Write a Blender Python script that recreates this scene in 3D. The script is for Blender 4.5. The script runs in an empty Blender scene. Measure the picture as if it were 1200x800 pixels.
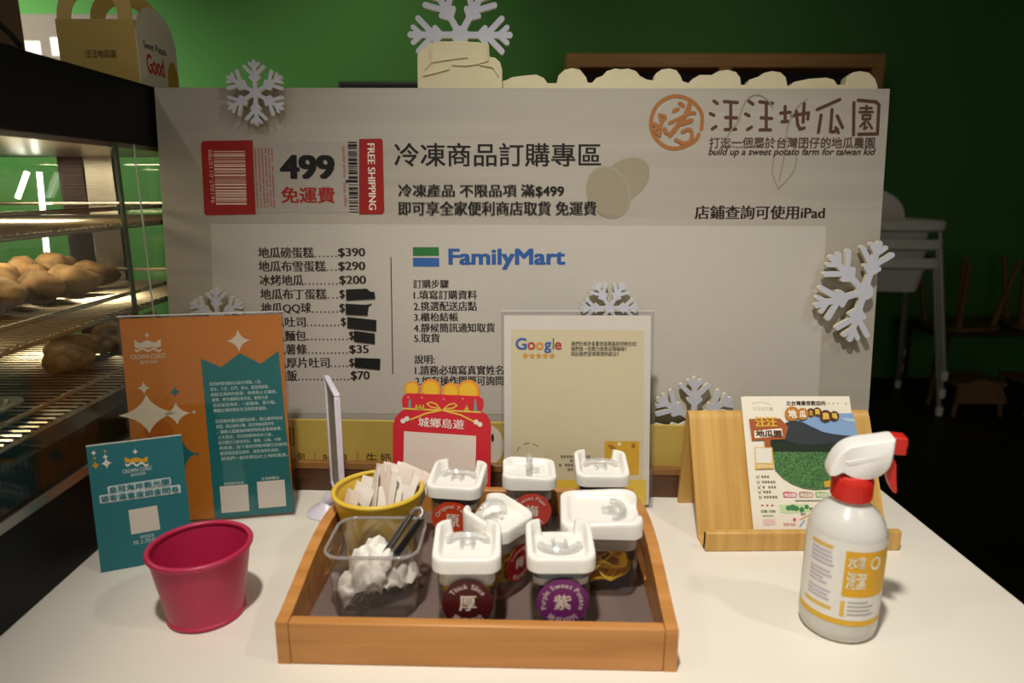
import bpy, bmesh, math, random
from mathutils import Vector, Matrix, noise
from mathutils.geometry import tessellate_polygon
SC = bpy.context.scene
COL = SC.collection
R = math.radians
# ---------------------------------------------------------------- camera, world, lamps, exposure
FPX, PITCH, YAW, CAMH = 800.0, R(12.75), R(0.7), 0.423
cd = bpy.data.cameras.new('camera')
cam = bpy.data.objects.new('camera', cd); COL.objects.link(cam)
cam.location = (0, 0, CAMH)
cam.rotation_euler = (math.pi/2-PITCH, 0, -YAW)
cd.sensor_width = 36; cd.lens = 24
cd.clip_start = .02
cd.dof.use_dof = True; cd.dof.focus_distance = .96; cd.dof.aperture_fstop = 4.5
SC.camera = cam
SC.view_settings.view_transform = 'Standard'
SC.view_settings.look = 'None'
SC.view_settings.gamma = 1
SC.view_settings.use_curve_mapping = False
SC.view_settings.exposure = 1.57
SC.cycles.transparent_max_bounces = 32
SC.cycles.max_bounces = 8
w = bpy.data.worlds.new('world'); SC.world = w; w.use_nodes = True
w.node_tree.nodes['Background'].inputs[0].default_value = (1, .9, .78, 1)
w.node_tree.nodes['Background'].inputs[1].default_value = .12
def lamp(name, loc, target, power, size, col=(1, .965, .90), spot=None, blend=.5):
    d = bpy.data.lights.new(name, 'SPOT' if spot else 'AREA')
    d.energy = power; d.color = col
    if spot: d.spot_size = R(spot); d.spot_blend = blend; d.shadow_soft_size = size
    else: d.shape = 'DISK'; d.size = size
    o = bpy.data.objects.new(name, d); COL.objects.link(o)
    o.location = loc
    o.rotation_euler = (Vector(target)-Vector(loc)).to_track_quat('-Z', 'Y').to_euler()
    return o
lamp('downlight', (-.12, .02, 1.72), (0.16, .68, .1), 43, .05, spot=52, blend=1)
lamp('downlight', (1.25, .0, 1.72), (.3, .7, .1), 8.4, .05, spot=80, blend=.7)
lamp('downlight', (-1.15, .1, 1.72), (-.1, .75, .1), 4, .05, spot=80, blend=.7)
lamp('wall_washer', (-3.1, 2.9, 1.75), (-3.0, 4.3, .3), 75, .15, (1, .97, .82), spot=120, blend=1)
lamp('wall_washer', (-.9, 3.0, 1.75), (-.7, 4.3, .6), 11, .15, (1, .92, .72), spot=120, blend=1)
lamp('room_light', (1.2, 3.2, 1.8), (1.2, 4.2, .8), 2.5, .3, (1, .9, .75), spot=130, blend=1)
# ---------------------------------------------------------------- pixel helpers
_F = Vector((math.sin(YAW)*math.cos(PITCH), math.cos(YAW)*math.cos(PITCH), -math.sin(PITCH)))
_Rt = Vector((math.cos(YAW), -math.sin(YAW), 0)); _U = _Rt.cross(_F)
_O = Vector((0, 0, CAMH))
def ray(x, y): return _F + _Rt*((x-600)/FPX) + _U*((400-y)/FPX)
def atY(x, y, Y): d = ray(x, y); return _O + d*(Y/d.y)
def atZ(x, y, Z): d = ray(x, y); return _O + d*((Z-CAMH)/d.z)
# ---------------------------------------------------------------- materials
def s2l(c): return c/12.92 if c <= .04045 else ((c+.055)/1.055)**2.4
def rgb(h): h = h.lstrip('#'); return tuple(s2l(int(h[i:i+2], 16)/255) for i in (0, 2, 4))+(1,)
MATS = {}
def mat(name, col, rough=.5, metal=0, vary=.04, scale=40, bump=0, emit=None, spec=.5, trans=0, alpha=1, stretch=None, sub=0):
    if name in MATS: return MATS[name]
    m = bpy.data.materials.new(name); m.use_nodes = True
    nt = m.node_tree; b = nt.nodes['Principled BSDF']
    c = rgb(col) if isinstance(col, str) else col
    tc = nt.nodes.new('ShaderNodeTexCoord'); mp = nt.nodes.new('ShaderNodeMapping')
    nt.links.new(tc.outputs['Object'], mp.inputs[0])
    mp.inputs['Scale'].default_value = stretch or (1, 1, 1)
    n = nt.nodes.new('ShaderNodeTexNoise'); n.inputs['Scale'].default_value = scale; n.inputs['Detail'].default_value = 4
    nt.links.new(mp.outputs[0], n.inputs['Vector'])
    rp = nt.nodes.new('ShaderNodeValToRGB')
    rp.color_ramp.elements[0].position = .3; rp.color_ramp.elements[1].position = .7
    rp.color_ramp.elements[0].color = tuple(max(0, x*(1-vary)) for x in c[:3])+(1,)
    rp.color_ramp.elements[1].color = tuple(min(1, x*(1+vary)) for x in c[:3])+(1,)
    nt.links.new(n.outputs['Fac'], rp.inputs[0]); nt.links.new(rp.outputs[0], b.inputs['Base Color'])
    b.inputs['Roughness'].default_value = rough; b.inputs['Metallic'].default_value = metal
    b.inputs['Specular IOR Level'].default_value = spec
    if sub:
        b.inputs['Subsurface Weight'].default_value = sub; b.inputs['Subsurface Radius'].default_value = (.01, .01, .01)
        b.inputs['Subsurface Scale'].default_value = .5
    if bump:
        bp = nt.nodes.new('ShaderNodeBump'); bp.inputs['Strength'].default_value = bump; bp.inputs['Distance'].default_value = .002
        nt.links.new(n.outputs['Fac'], bp.inputs['Height']); nt.links.new(bp.outputs[0], b.inputs['Normal'])
    if emit:
        b.inputs['Emission Color'].default_value = c; b.inputs['Emission Strength'].default_value = emit
    MATS[name] = m
    return m
def clear(name, tint, rough=.03, refl=1.0, ior=1.45, milky=0.0, mcol=(.8, .8, .8, 1)):
    if name in MATS: return MATS[name]
    m = bpy.data.materials.new(name); m.use_nodes = True
    nt = m.node_tree; nt.nodes.clear()
    out = nt.nodes.new('ShaderNodeOutputMaterial')
    t = nt.nodes.new('ShaderNodeBsdfTransparent'); t.inputs[0].default_value = rgb(tint) if isinstance(tint, str) else tint
    g = nt.nodes.new('ShaderNodeBsdfGlossy'); g.inputs['Roughness'].default_value = rough
    lw = nt.nodes.new('ShaderNodeLayerWeight'); lw.inputs[0].default_value = .5
    pw = nt.nodes.new('ShaderNodeMath'); pw.operation = 'POWER'; pw.inputs[1].default_value = 5
    nt.links.new(lw.outputs['Facing'], pw.inputs[0])
    f0 = ((ior-1)/(ior+1))**2*refl
    mu = nt.nodes.new('ShaderNodeMapRange'); mu.inputs['To Min'].default_value = f0; mu.inputs['To Max'].default_value = .9
    nt.links.new(pw.outputs[0], mu.inputs['Value'])
    base = t.outputs[0]
    if milky:
        d = nt.nodes.new('ShaderNodeBsdfDiffuse'); d.inputs[0].default_value = mcol
        tl = nt.nodes.new('ShaderNodeBsdfTranslucent'); tl.inputs[0].default_value = mcol
        ad = nt.nodes.new('ShaderNodeMixShader'); ad.inputs[0].default_value = .22
        nt.links.new(d.outputs[0], ad.inputs[1]); nt.links.new(tl.outputs[0], ad.inputs[2])
        mm = nt.nodes.new('ShaderNodeMixShader'); mm.inputs[0].default_value = milky
        nz = nt.nodes.new('ShaderNodeTexNoise'); nz.inputs['Scale'].default_value = 60
        mr = nt.nodes.new('ShaderNodeMapRange'); mr.inputs['To Min'].default_value = milky*.97; mr.inputs['To Max'].default_value = min(1, milky*1.03)
        nt.links.new(nz.outputs['Fac'], mr.inputs['Value']); nt.links.new(mr.outputs[0], mm.inputs[0])
        nt.links.new(t.outputs[0], mm.inputs[1]); nt.links.new(ad.outputs[0], mm.inputs[2]); base = mm.outputs[0]
    mx = nt.nodes.new('ShaderNodeMixShader')
    nt.links.new(mu.outputs[0], mx.inputs[0]); nt.links.new(base, mx.inputs[1]); nt.links.new(g.outputs[0], mx.inputs[2])
    nt.links.new(mx.outputs[0], out.inputs[0])
    MATS[name] = m
    return m
def wood(name, c1, c2, rough=.4, scale=(3, 60, 60), bump=.05, axis_noise=6):
    if name in MATS: return MATS[name]
    m = bpy.data.materials.new(name); m.use_nodes = True
    nt = m.node_tree; b = nt.nodes['Principled BSDF']
    tc = nt.nodes.new('ShaderNodeTexCoord'); mp = nt.nodes.new('ShaderNodeMapping'); mp.inputs['Scale'].default_value = scale
    nt.links.new(tc.outputs['Object'], mp.inputs[0])
    n = nt.nodes.new('ShaderNodeTexNoise'); n.inputs['Scale'].default_value = 1.6; n.inputs['Detail'].default_value = axis_noise; n.inputs['Distortion'].default_value = .6
    nt.links.new(mp.outputs[0], n.inputs['Vector'])
    rp = nt.nodes.new('ShaderNodeValToRGB'); rp.color_ramp.elements[0].position = .32; rp.color_ramp.elements[1].position = .68
    rp.color_ramp.elements[0].color = rgb(c1); rp.color_ramp.elements[1].color = rgb(c2)
    nt.links.new(n.outputs['Fac'], rp.inputs[0]); nt.links.new(rp.outputs[0], b.inputs['Base Color'])
    b.inputs['Roughness'].default_value = rough
    if bump:
        bp = nt.nodes.new('ShaderNodeBump'); bp.inputs['Strength'].default_value = bump; bp.inputs['Distance'].default_value = .001
        nt.links.new(n.outputs['Fac'], bp.inputs['Height']); nt.links.new(bp.outputs[0], b.inputs['Normal'])
    MATS[name] = m
    return m
def ink(col, rough=.6): return mat('print_'+col.lstrip('#'), col, rough, vary=.02, scale=150, spec=.3)
# ---------------------------------------------------------------- mesh builder
class MB:
    def __init__(s): s.v = []; s.f = []; s.m = []; s.cur = 0
    def add(s, vs, fs):
        o = len(s.v); s.v += [tuple(v) for v in vs]
        for f in fs: s.f.append([o+i for i in f]); s.m.append(s.cur)
        return s
    def box(s, x0, x1, y0, y1, z0, z1, M=None):
        vs = [Vector(p) for p in ((x0,y0,z0),(x1,y0,z0),(x1,y1,z0),(x0,y1,z0),(x0,y0,z1),(x1,y0,z1),(x1,y1,z1),(x0,y1,z1))]
        if M: vs = [M @ v for v in vs]
        return s.add(vs, [(3,2,1,0),(4,5,6,7),(0,1,5,4),(1,2,6,5),(2,3,7,6),(3,0,4,7)])
    def flat(s, pts, z=0, M=None):
        pts = _ccw(pts)
        vs = [Vector((p[0], p[1], z)) for p in pts]
        tr = tessellate_polygon([vs])
        fs = []
        for t in tr:
            a, b, c = (vs[i] for i in t)
            fs.append(tuple(t) if (b-a).cross(c-a).z > 0 else (t[0], t[2], t[1]))
        if M: vs = [M @ v for v in vs]
        return s.add(vs, fs)
    def prism(s, pts, z0, z1, M=None, capmat=None):
        pts = _ccw(pts); n = len(pts)
        lo = [Vector((p[0], p[1], z0)) for p in pts]; hi = [Vector((p[0], p[1], z1)) for p in pts]
        tr = tessellate_polygon([lo]); up = []
        for t in tr:
            a, b, c = (lo[i] for i in t)
            up.append(tuple(t) if (b-a).cross(c-a).z > 0 else (t[0], t[2], t[1]))
        vs = lo+hi
        if M: vs = [M @ v for v in vs]
        o = len(s.v); s.v += [tuple(v) for v in vs]
        for i in range(n): s.f.append([o+i, o+(i+1) % n, o+n+(i+1) % n, o+n+i]); s.m.append(s.cur)
        for t in up: s.f.append([o+t[0], o+t[2], o+t[1]]); s.m.append(s.cur)
        for t in up: s.f.append([o+n+k for k in t]); s.m.append(s.cur if capmat is None else capmat)
        return s
    def rings(s, rings, closed=True, cap0=True, cap1=True, M=None):
        n = len(rings[0]); vs = [Vector(p) for r in rings for p in r]
        if M: vs = [M @ v for v in vs]
        fs = []
        for k in range(len(rings)-1):
            for i in range(n if closed else n-1):
                j = (i+1) % n
                fs.append((k*n+i, k*n+j, (k+1)*n+j, (k+1)*n+i))
        if cap0: fs.append(tuple(range(n-1, -1, -1)))
        if cap1: fs.append(tuple((len(rings)-1)*n+i for i in range(n)))
        return s.add(vs, fs)
    def lathe(s, prof, seg=48, cap0=True, cap1=True, M=None):
        return s.rings([[(r*math.cos(2*math.pi*i/seg), r*math.sin(2*math.pi*i/seg), z) for i in range(seg)] for r, z in prof], True, cap0, cap1, M)
    def tube(s, path, r, seg=8, closed=False, M=None):
        P = [Vector(p) for p in path]; n = len(P); rr = r if isinstance(r, (list, tuple)) else [r]*n
        rings = []; up = None
        for i in range(n):
            a = P[(i-1) % n] if closed or i else P[0]; b = P[(i+1) % n] if closed or i < n-1 else P[-1]
            t = (b-a).normalized()
            if up is None: up = t.orthogonal().normalized()
            up = (up - t*up.dot(t))
            up = up.normalized() if up.length > 1e-6 else t.orthogonal().normalized()
            q = t.cross(up)
            rings.append([P[i]+(up*math.cos(2*math.pi*k/seg)+q*math.sin(2*math.pi*k/seg))*rr[i] for k in range(seg)])
        if closed: rings.append(rings[0])
        return s.rings(rings, True, not closed, not closed, M)
    def build(s, name, mats, parent=None, smooth=35, bevel=0, bseg=2):
        me = bpy.data.meshes.new(name); me.from_pydata(s.v, [], s.f)
        for m in (mats if isinstance(mats, (list, tuple)) else [mats]): me.materials.append(m)
        if len(me.materials) > 1:
            me.polygons.foreach_set('material_index', s.m)
        me.update()
        if smooth:
            me.polygons.foreach_set('use_smooth', [True]*len(me.polygons)); me.set_sharp_from_angle(angle=R(smooth))
        o = bpy.data.objects.new(name, me); COL.objects.link(o)
        if parent: o.parent = parent
        if bevel:
            b = o.modifiers.new('bevel', 'BEVEL'); b.width = bevel; b.segments = bseg; b.limit_method = 'ANGLE'; b.angle_limit = R(50)
        return o
def _ccw(p):
    p = list(p); a = sum(p[i][0]*p[(i+1) % len(p)][1]-p[(i+1) % len(p)][0]*p[i][1] for i in range(len(p)))
    return p if a > 0 else p[::-1]
def rrect(w, d, r, k=6):
    out = []
    for cx, cy, a0 in ((w/2-r, d/2-r, 0), (-w/2+r, d/2-r, 90), (-w/2+r, -d/2+r, 180), (w/2-r, -d/2+r, 270)):
        for i in range(k+1):
            a = R(a0+90*i/k); out.append((cx+r*math.cos(a), cy+r*math.sin(a)))
    return out
def circ(cx, cy, r, n=40, a0=0, a1=360, ry=None):
    m = n if a1-a0 >= 360 else n+1
    return [(cx+r*math.cos(R(a0+(a1-a0)*i/n)), cy+(ry or r)*math.sin(R(a0+(a1-a0)*i/n))) for i in range(m)]
def stroke(pts, wid, taper=False):
    """outline polygons of a brush stroke: list of convex pieces"""
    out = []
    for i in range(len(pts)-1):
        (x0, y0), (x1, y1) = pts[i], pts[i+1]
        a = math.degrees(math.atan2(y1-y0, x1-x0)); r = wid/2
        out.append(circ(x1, y1, r, 8, a-90, a+90)+circ(x0, y0, r, 8, a+90, a+270))
    return out
def chaikin(p, n=2):
    for _ in range(n):
        q = [p[0]]
        for i in range(len(p)-1):
            a, b = Vector(p[i]), Vector(p[i+1]); q += [tuple(a*.75+b*.25), tuple(a*.25+b*.75)]
        p = q+[p[-1]]
    return p
def tag(o, label, cat, group=None, kind=None):
    o['label'] = label; o['category'] = cat
    if group: o['group'] = group
    if kind: o['kind'] = kind
    return o
def thing(name, label, cat, loc=(0, 0, 0), rz=0, group=None):
    o = bpy.data.objects.new(name, None); COL.objects.link(o); o.empty_display_size = .02
    o.location = loc; o.rotation_euler = (0, 0, rz)
    return tag(o, label, cat, group)
def struct(o): o['kind'] = 'structure'; return o
# ---------------------------------------------------------------- printed panels: local x right, y up, z out of the face
def _lift(mb):
    mb.k = getattr(mb, 'k', 0)+1
    return mb.k*6e-6
class Panel:
    def __init__(s, o, u, lean, name, label, cat, group=None):
        u = Vector(u).normalized(); back = Vector((-u.y, u.x, 0))
        v = (back*math.sin(lean)+Vector((0, 0, 1))*math.cos(lean)).normalized(); n = u.cross(v)
        s.o, s.u, s.v, s.n = Vector(o), u, v, n
        s.M = Matrix(((u.x, v.x, n.x, o[0]), (u.y, v.y, n.y, o[1]), (u.z, v.z, n.z, o[2]), (0, 0, 0, 1)))
        s.face = 0.0
        if name:
            s.root = thing(name, label, cat, group=group); s.root.matrix_world = s.M
    def px(s, x, y):
        d = ray(x, y); o = s.o + s.n*s.face
        p = _O + d*((o-_O).dot(s.n)/d.dot(s.n)) - o
        return (p.dot(s.u), p.dot(s.v))
    def pxs(s, pts): return [s.px(*p) for p in pts]
    def box(s, b):
        xm, ym = (b[0]+b[2])/2, (b[1]+b[3])/2
        return (s.px(b[0], ym)[0], s.px(xm, b[3])[1], s.px(b[2], ym)[0], s.px(xm, b[1])[1])
    def z(s, l): return s.face + .00035*l
    def poly(s, mb, pts, l=1): mb.flat(s.pxs(pts), s.z(l)+_lift(mb)); return mb
    def strokes(s, mb, pts, wid, l=1):
        q = s.pxs(pts)
        for i, p in enumerate(stroke(q, wid)): mb.flat(p, s.z(l)+_lift(mb))
        return mb
    def dashes(s, mb, b, l=1, rot=False, seed=0, pitch=None):
        """a row of unreadable tiny characters: little separate dabs"""
        rd = random.Random(seed); u0, v0, u1, v1 = s.box(b)
        if rot:
            h = u1-u0; t = v0
            while t < v1:
                d = h*rd.uniform(.5, 1.1)
                if rd.random() > .12: mb.flat([(u0+h*.1, t), (u1-h*.1, t), (u1-h*.1, min(v1, t+d*.7)), (u0+h*.1, min(v1, t+d*.7))], s.z(l))
                t += d
        else:
            h = v1-v0; t = u0
            while t < u1-h*.3:
                d = h*1.08; 
                if rd.random() > .06:
                    for k in range(3):
                        yy = v0+h*(k+.15)/3; mb.flat([(t, yy), (t+h*.85, yy), (t+h*.85, yy+h*.17), (t, yy+h*.17)], s.z(l))
                    xx = t+h*rd.uniform(.1, .6); mb.flat([(xx, v0), (xx+h*.16, v0), (xx+h*.16, v1), (xx, v1)], s.z(l))
                t += d
        return mb
_G = {}
def glyphs(body, res=3):
    if body in _G: return _G[body]
    c = bpy.data.curves.new('t', 'FONT'); c.body = body; c.resolution_u = res; c.fill_mode = 'FRONT'
    o = bpy.data.objects.new('t', c); COL.objects.link(o)
    me = bpy.data.meshes.new_from_object(o.evaluated_get(bpy.context.evaluated_depsgraph_get()))
    vs = [(v.co.x, v.co.y) for v in me.vertices]; fs = [tuple(p.vertices) for p in me.polygons]
    bpy.data.objects.remove(o); bpy.data.curves.remove(c); bpy.data.meshes.remove(me)
    fs2 = []
    for f in fs:
        a = sum(vs[f[i]][0]*vs[f[(i+1) % len(f)]][1]-vs[f[(i+1) % len(f)]][0]*vs[f[i]][1] for i in range(len(f)))
        fs2.append(f if a > 0 else f[::-1])
    _G[body] = (vs, fs2)
    return _G[body]
def put(mb, body, box, z, bold=0, boldy=0, rot=0, shear=0):
    """lettering fitted to box (u0,v0,u1,v1); bold = list of sideways repeats that thicken the upright strokes"""
    vs, fs = glyphs(body)
    if not vs: return mb
    P = []; F = []; Z = []
    offs = [(0, 0)]
    if bold: offs = [(i*bold/3, 0) for i in range(4)]
    if boldy: offs = [(a, b) for a in (0, bold/2, bold) for b in (0, boldy)]
    for dx, dy in offs:
        Z += [z+_lift(mb)]*len(vs); o = len(P); P += [(x+dx+shear*y, y+dy) for x, y in vs]; F += [tuple(o+i for i in f) for f in fs]
    if rot == 90: P = [(-y, x) for x, y in P]
    if rot == -90: P = [(y, -x) for x, y in P]
    x0 = min(p[0] for p in P); x1 = max(p[0] for p in P); y0 = min(p[1] for p in P); y1 = max(p[1] for p in P)
    sx = (box[2]-box[0])/max(1e-6, x1-x0); sy = (box[3]-box[1])/max(1e-6, y1-y0)
    return mb.add([(box[0]+(x-x0)*sx, box[1]+(y-y0)*sy, zz) for (x, y), zz in zip(P, Z)], F)
def arc_text(mb, body, r, size, mid, z, cx=0, cy=0, below=False, step=None, bold=.03):
    """characters set along a circle, centred on angle mid (degrees)"""
    adv = []
    for ch in body:
        if ch == ' ': adv.append(size*.35); continue
        vs, _ = glyphs(ch); adv.append(step or (max(v[0] for v in vs)-min(v[0] for v in vs))*size*1.0+size*.16)
    tot = sum(adv); t = -tot/2
    for ch, a in zip(body, adv):
        c = t+a/2; t += a
        if ch == ' ': continue
        ang = R(mid) + (c/r if below else -c/r)
        vs, fs = glyphs(ch); xm = (max(v[0] for v in vs)+min(v[0] for v in vs))/2
        rot = ang-math.pi/2 if not below else ang+math.pi/2
        ca, sa = math.cos(rot), math.sin(rot)
        for k in ((0, bold) if bold else (0,)):
            mb.add([(cx+r*math.cos(ang)+((x-xm+k)*ca-(y-.35)*sa)*size, cy+r*math.sin(ang)+((x-xm+k)*sa+(y-.35)*ca)*size, z+_lift(mb)*.2) for x, y in vs], fs)
    return mb
def star4(cx, cy, rx, ry, pinch=.16):
    out = []
    for i in range(4):
        a = math.pi/2*i; b = a+math.pi/2
        p = (math.cos(a), math.sin(a)); q = (math.cos(b), math.sin(b))
        for k in range(5):
            t = k/5; m = ((p[0]+q[0])*pinch, (p[1]+q[1])*pinch)
            x = (1-t)**2*p[0]+2*t*(1-t)*m[0]+t*t*q[0]; y = (1-t)**2*p[1]+2*t*(1-t)*m[1]+t*t*q[1]
            out.append((cx+x*rx, cy+y*ry))
    return out
def star5(cx, cy, r): return [(cx+(r if i % 2 == 0 else r*.45)*math.sin(math.pi*i/5), cy+(r if i % 2 == 0 else r*.45)*math.cos(math.pi*i/5)) for i in range(10)]
exec_order = []
# ================================================================ THE ROOM
FLOOR = -.8; WALLY = 4.3
m_green = mat('green_paint', '#457f3a', .85, vary=.03, scale=3)
m_floor = wood('dark_floor_planks', '#1c1410', '#2a1d16', .5, (1.2, 14, 1), .05)
m_ceil = mat('ceiling_paint', '#5a5750', .9)
struct(MB().box(-5, 4.6, -2.2, WALLY+.1, FLOOR-.1, FLOOR).build('floor', m_floor))
struct(MB().box(-5, 4.6, WALLY, WALLY+.1, FLOOR, 1.9).build('wall_back', m_green))
struct(MB().box(-5.1, -5, -2.2, WALLY+.1, FLOOR, 1.9).build('wall_left', m_green))
struct(MB().box(4.6, 4.7, -2.2, WALLY+.1, FLOOR, 1.9).build('wall_right', m_green))
struct(MB().box(-5.1, 4.7, -2.2, WALLY+.1, 1.9, 2.0).build('ceiling', m_ceil))
# ---------------------------------------------------------------- counter
m_white = mat('counter_laminate', '#e3dbcc', .38, vary=.015, scale=8)
m_cbody = mat('counter_body_paint', '#5b4a3b', .6)
ct = thing('serving_counter', 'long white laminate counter carrying the signs and the tray', 'counter', (0, 0, 0))
MB().box(-1.6, .541, .12, 1.16, -.03, 0).build('worktop', m_white, ct, bevel=.002)
MB().box(-1.57, .51, .16, 1.13, FLOOR, -.03).build('counter_body', m_cbody, ct)
# ---------------------------------------------------------------- back of the room
m_dkwood = wood('dark_shelf_wood', '#a87844', '#c08d55', .5, (2, 40, 40))
m_black = mat('black_lacquer', '#0b0a09', .45, vary=.1)
sh = thing('wall_shelf', 'brown wooden two-bay wall shelf behind the top right of the board', 'shelf', (1.26, 4.2, 0))
mb = MB().box(-.90, .90, -.12, .09, 1.08, 1.155); mb.build('top_board', m_dkwood, sh, bevel=.004)
MB().box(-.90, .90, -.12, .09, .72, .78).build('bottom_board', m_dkwood, sh, bevel=.004)
for x in (-.90, -.04, .83): MB().box(x, x+.07, -.12, .09, .78, 1.08).build('upright', m_dkwood, sh, bevel=.004)
MB().box(-.83, .83, .07, .09, .78, 1.08).build('back_panel', m_black, sh)
tv = thing('television', 'black wall television just showing above the board left of centre', 'television', (-.46, 4.2, .68))
MB().box(-.49, .49, -.03, .03, -.28, .335).build('bezel', m_black, tv, bevel=.006)
MB().box(-.475, .475, -.033, -.03, -.26, .32).build('screen', mat('dark_screen', '#0a0c0f', .15), tv)
MB().box(-.12, .12, .03, .1, -.1, .1).build('wall_bracket', m_black, tv)
mn = thing('menu_board', 'grey menu board with white price blocks on the far left wall', 'menu board', (-2.5, 4.26, 1.10))
MB().box(-.42, .42, -.02, .02, -.42, .285).build('backing', mat('menu_grey', '#6f655b', .7), mn, bevel=.003)
blk = mat('menu_white', '#f1ece4', .6)
rd = random.Random(4)
for k, (x0, x1, z0, z1) in enumerate(((-.10, -.02, .06, .16), (0, .09, .06, .16), (-.11, .06, -.05, .03), (.08, .2, -.05, .03), (-.08, .04, -.16, -.08), (-.3, -.16, .02, .14), (.24, .36, .02, .14), (-.3, -.14, -.2, -.08))):
    MB().box(x0, x1, -.024, -.02, z0, z1).build('price_block', blk, mn, bevel=.003)
# highchairs
m_plas = mat('highchair_plastic', '#e9e6df', .4)
m_alu = mat('aluminium_tube', '#b9b6b0', .35, metal=.8)
def highchair(z, label):
    t = thing('highchair', label, 'highchair', (2.12, 3.85, FLOOR+z), R(-8), 'white stacked highchairs')
    # seat shell: rim loop, bowl, arched backrest
    rim = rrect(.52, .40, .08, 5)
    rings = []
    for s, zz in ((1.0, .85), (1.04, .84), (1.04, .80), (.98, .79), (.80, .79), (.74, .70), (.7, .66)):
        rings.append([(x*s, y*s, zz) for x, y in rim])
    MB().rings(rings, True, False, True).build('seat', m_plas, t, smooth=50)
    arch = [(-.20, 0)]+[(-.20+.02*math.sin(i), 0) for i in ()]+circ(0, .0, .19, 16, 180, 0, ry=.17)[::1]
    pts = [(-.2, -.02)]+[( .19*math.cos(R(180-180*i/16)), .16*math.sin(R(180*i/16))) for i in range(17)]+[(.2, -.02)]
    M = Matrix.Translation((0, .19, .85)) @ Matrix.Rotation(R(82), 4, 'X')
    MB().prism(pts, -.012, .012, M).build('backrest', m_plas, t, bevel=.004)
    for sx in (-1, 1):
        for sy in (-1, 1):
            l = MB().tube([(sx*.23, sy*.17, .80), (sx*.31, sy*.27, .0)], .014, 10).build('leg', m_alu, t)
            MB().lathe([(.017, -.0), (.019, .01), (.019, .045), (.015, .05)], 12, M=Matrix.Translation((sx*.308, sy*.268, 0))).build('foot_cap', m_plas, l)
    return t
highchair(0, 'white highchair at the bottom of the stack beyond the board')
highchair(.10, 'middle white highchair of the stack beyond the board')
highchair(.20, 'topmost white highchair of the stack beyond the board, arched back showing')
# low table with upturned wooden chairs on it
m_dw = wood('table_wood', '#2a1d14', '#3b291c', .5, (3, 40, 40))
m_ch = wood('chair_wood', '#6b4a2c', '#8a6238', .5, (30, 30, 3))
lt = thing('dining_table', 'dark wooden table against the green wall at right', 'table', (3.25, 4.02, FLOOR))
MB().box(-.75, .9, -.22, .22, .38, .41).build('tabletop', m_dw, lt, bevel=.003)
for x in (-.7, .84):
    for y in (-.18, .18): MB().box(x-.025, x+.025, y-.025, y+.025, 0, .38).build('leg', m_dw, lt)
def upturned(x, y, z, rz, label):
    t = thing('wooden_chair', label, 'chair', (x, y, FLOOR+z), rz, 'upturned wooden chairs')
    MB().prism(rrect(.34, .34, .08), .0, .022).build('seat', m_ch, t, bevel=.003)
    for sx in (-1, 1):
        for sy in (-1, 1): MB().tube([(sx*.12, sy*.12, .02), (sx*.17, sy*.18, .40)], [.018, .013], 10).build('leg', m_ch, t)
    pts = [(-.19, 0)]+[(.19*math.cos(R(180-180*i/14)), -.0-.16*math.sin(R(180*i/14))) for i in range(15)]
    return t
upturned(2.72, 3.98, .41, R(12), 'wooden chair upturned on the dark table, nearer the highchairs')
upturned(3.2, 3.98, .41, R(-20), 'wooden chair upturned on the dark table at the photo edge')
def lowstool(x, label):
    t = thing('wooden_stool', label, 'stool', (x, 3.62, FLOOR), 0, 'low wooden stools under the dark table')
    dome = [(-.135, 0)]+[(.135*math.cos(R(180-180*i/16)), .13*math.sin(R(180*i/16))) for i in range(17)]
    M = Matrix.Translation((0, -.12, .08)) @ Matrix.Rotation(R(80), 4, 'X')
    MB().prism(dome, -.01, .01, M).build('front_panel', m_ch, t, bevel=.003)
    MB().box(-.14, .14, -.11, .14, .17, .19).build('seat', m_ch, t, bevel=.004)
    for sx in (-1, 1):
        for sy in (-.1, .12): MB().tube([(sx*.11, sy, .18), (sx*.13, sy, 0)], .012, 8).build('leg', m_ch, t)
lowstool(2.58, 'low dome-fronted wooden stool on the floor beside the highchairs')
lowstool(2.98, 'low dome-fronted wooden stool on the floor at the photo edge')
# ---------------------------------------------------------------- display case
X1 = -.486; X0 = -1.10; Y0 = .25; Y1 = 1.22
m_steel = mat('brushed_steel', '#a8a29a', .28, metal=1, vary=.08, scale=30, stretch=(1, 1, 30))
m_wire = mat('chromed_wire', '#b8aE9c', .25, metal=1)
m_glass = clear('case_glass', (.93, .96, .93, 1), .02, 1.0, 1.5)
m_gedge = mat('glass_edge', '#3d4a38', .3)
m_cblack = mat('case_black', '#070706', .5, vary=.1, spec=.2)
cs = thing('display_case', 'black topped glass display case with wire shelves at left', 'display case', (0, 0, 0))
MB().box(X0, X1, Y0, Y1, .478, .559).build('top_panel', m_cblack, cs, bevel=.002)
MB().box(X0, X1, Y0, Y1, 0.0, .0974).build('base', m_cblack, cs, bevel=.002)
MB().box(X0-.004, X1+.004, Y0-.004, Y1+.004, .0974, .1094).build('steel_strip', m_steel, cs, bevel=.001)
MB().box(X0+.01, X1-.006, Y0+.01, Y1-.01, .1094, .150).build('heating_bed', m_cblack, cs)
MB().box(X1-.003, X1, Y0, .893, .1094, .478).build('side_pane', m_glass, cs)
MB().box(X1-.003, X1, .899, Y1, .1094, .478).build('side_pane', m_glass, cs)
MB().box(X1-.0032, X1+.0002, .8925, .8995, .1094, .478).build('glass_joint', m_gedge, cs)
MB().box(X1-.0045, X1-.0032, .945, .9475, .1094, .478).build('glass_joint', mat('glass_edge_bright', '#cfd8cc', .2), cs)
MB().box(X0, X1-.006, Y1-.012, Y1-.006, .1094, .478).build('end_pane', m_glass, cs)
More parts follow.
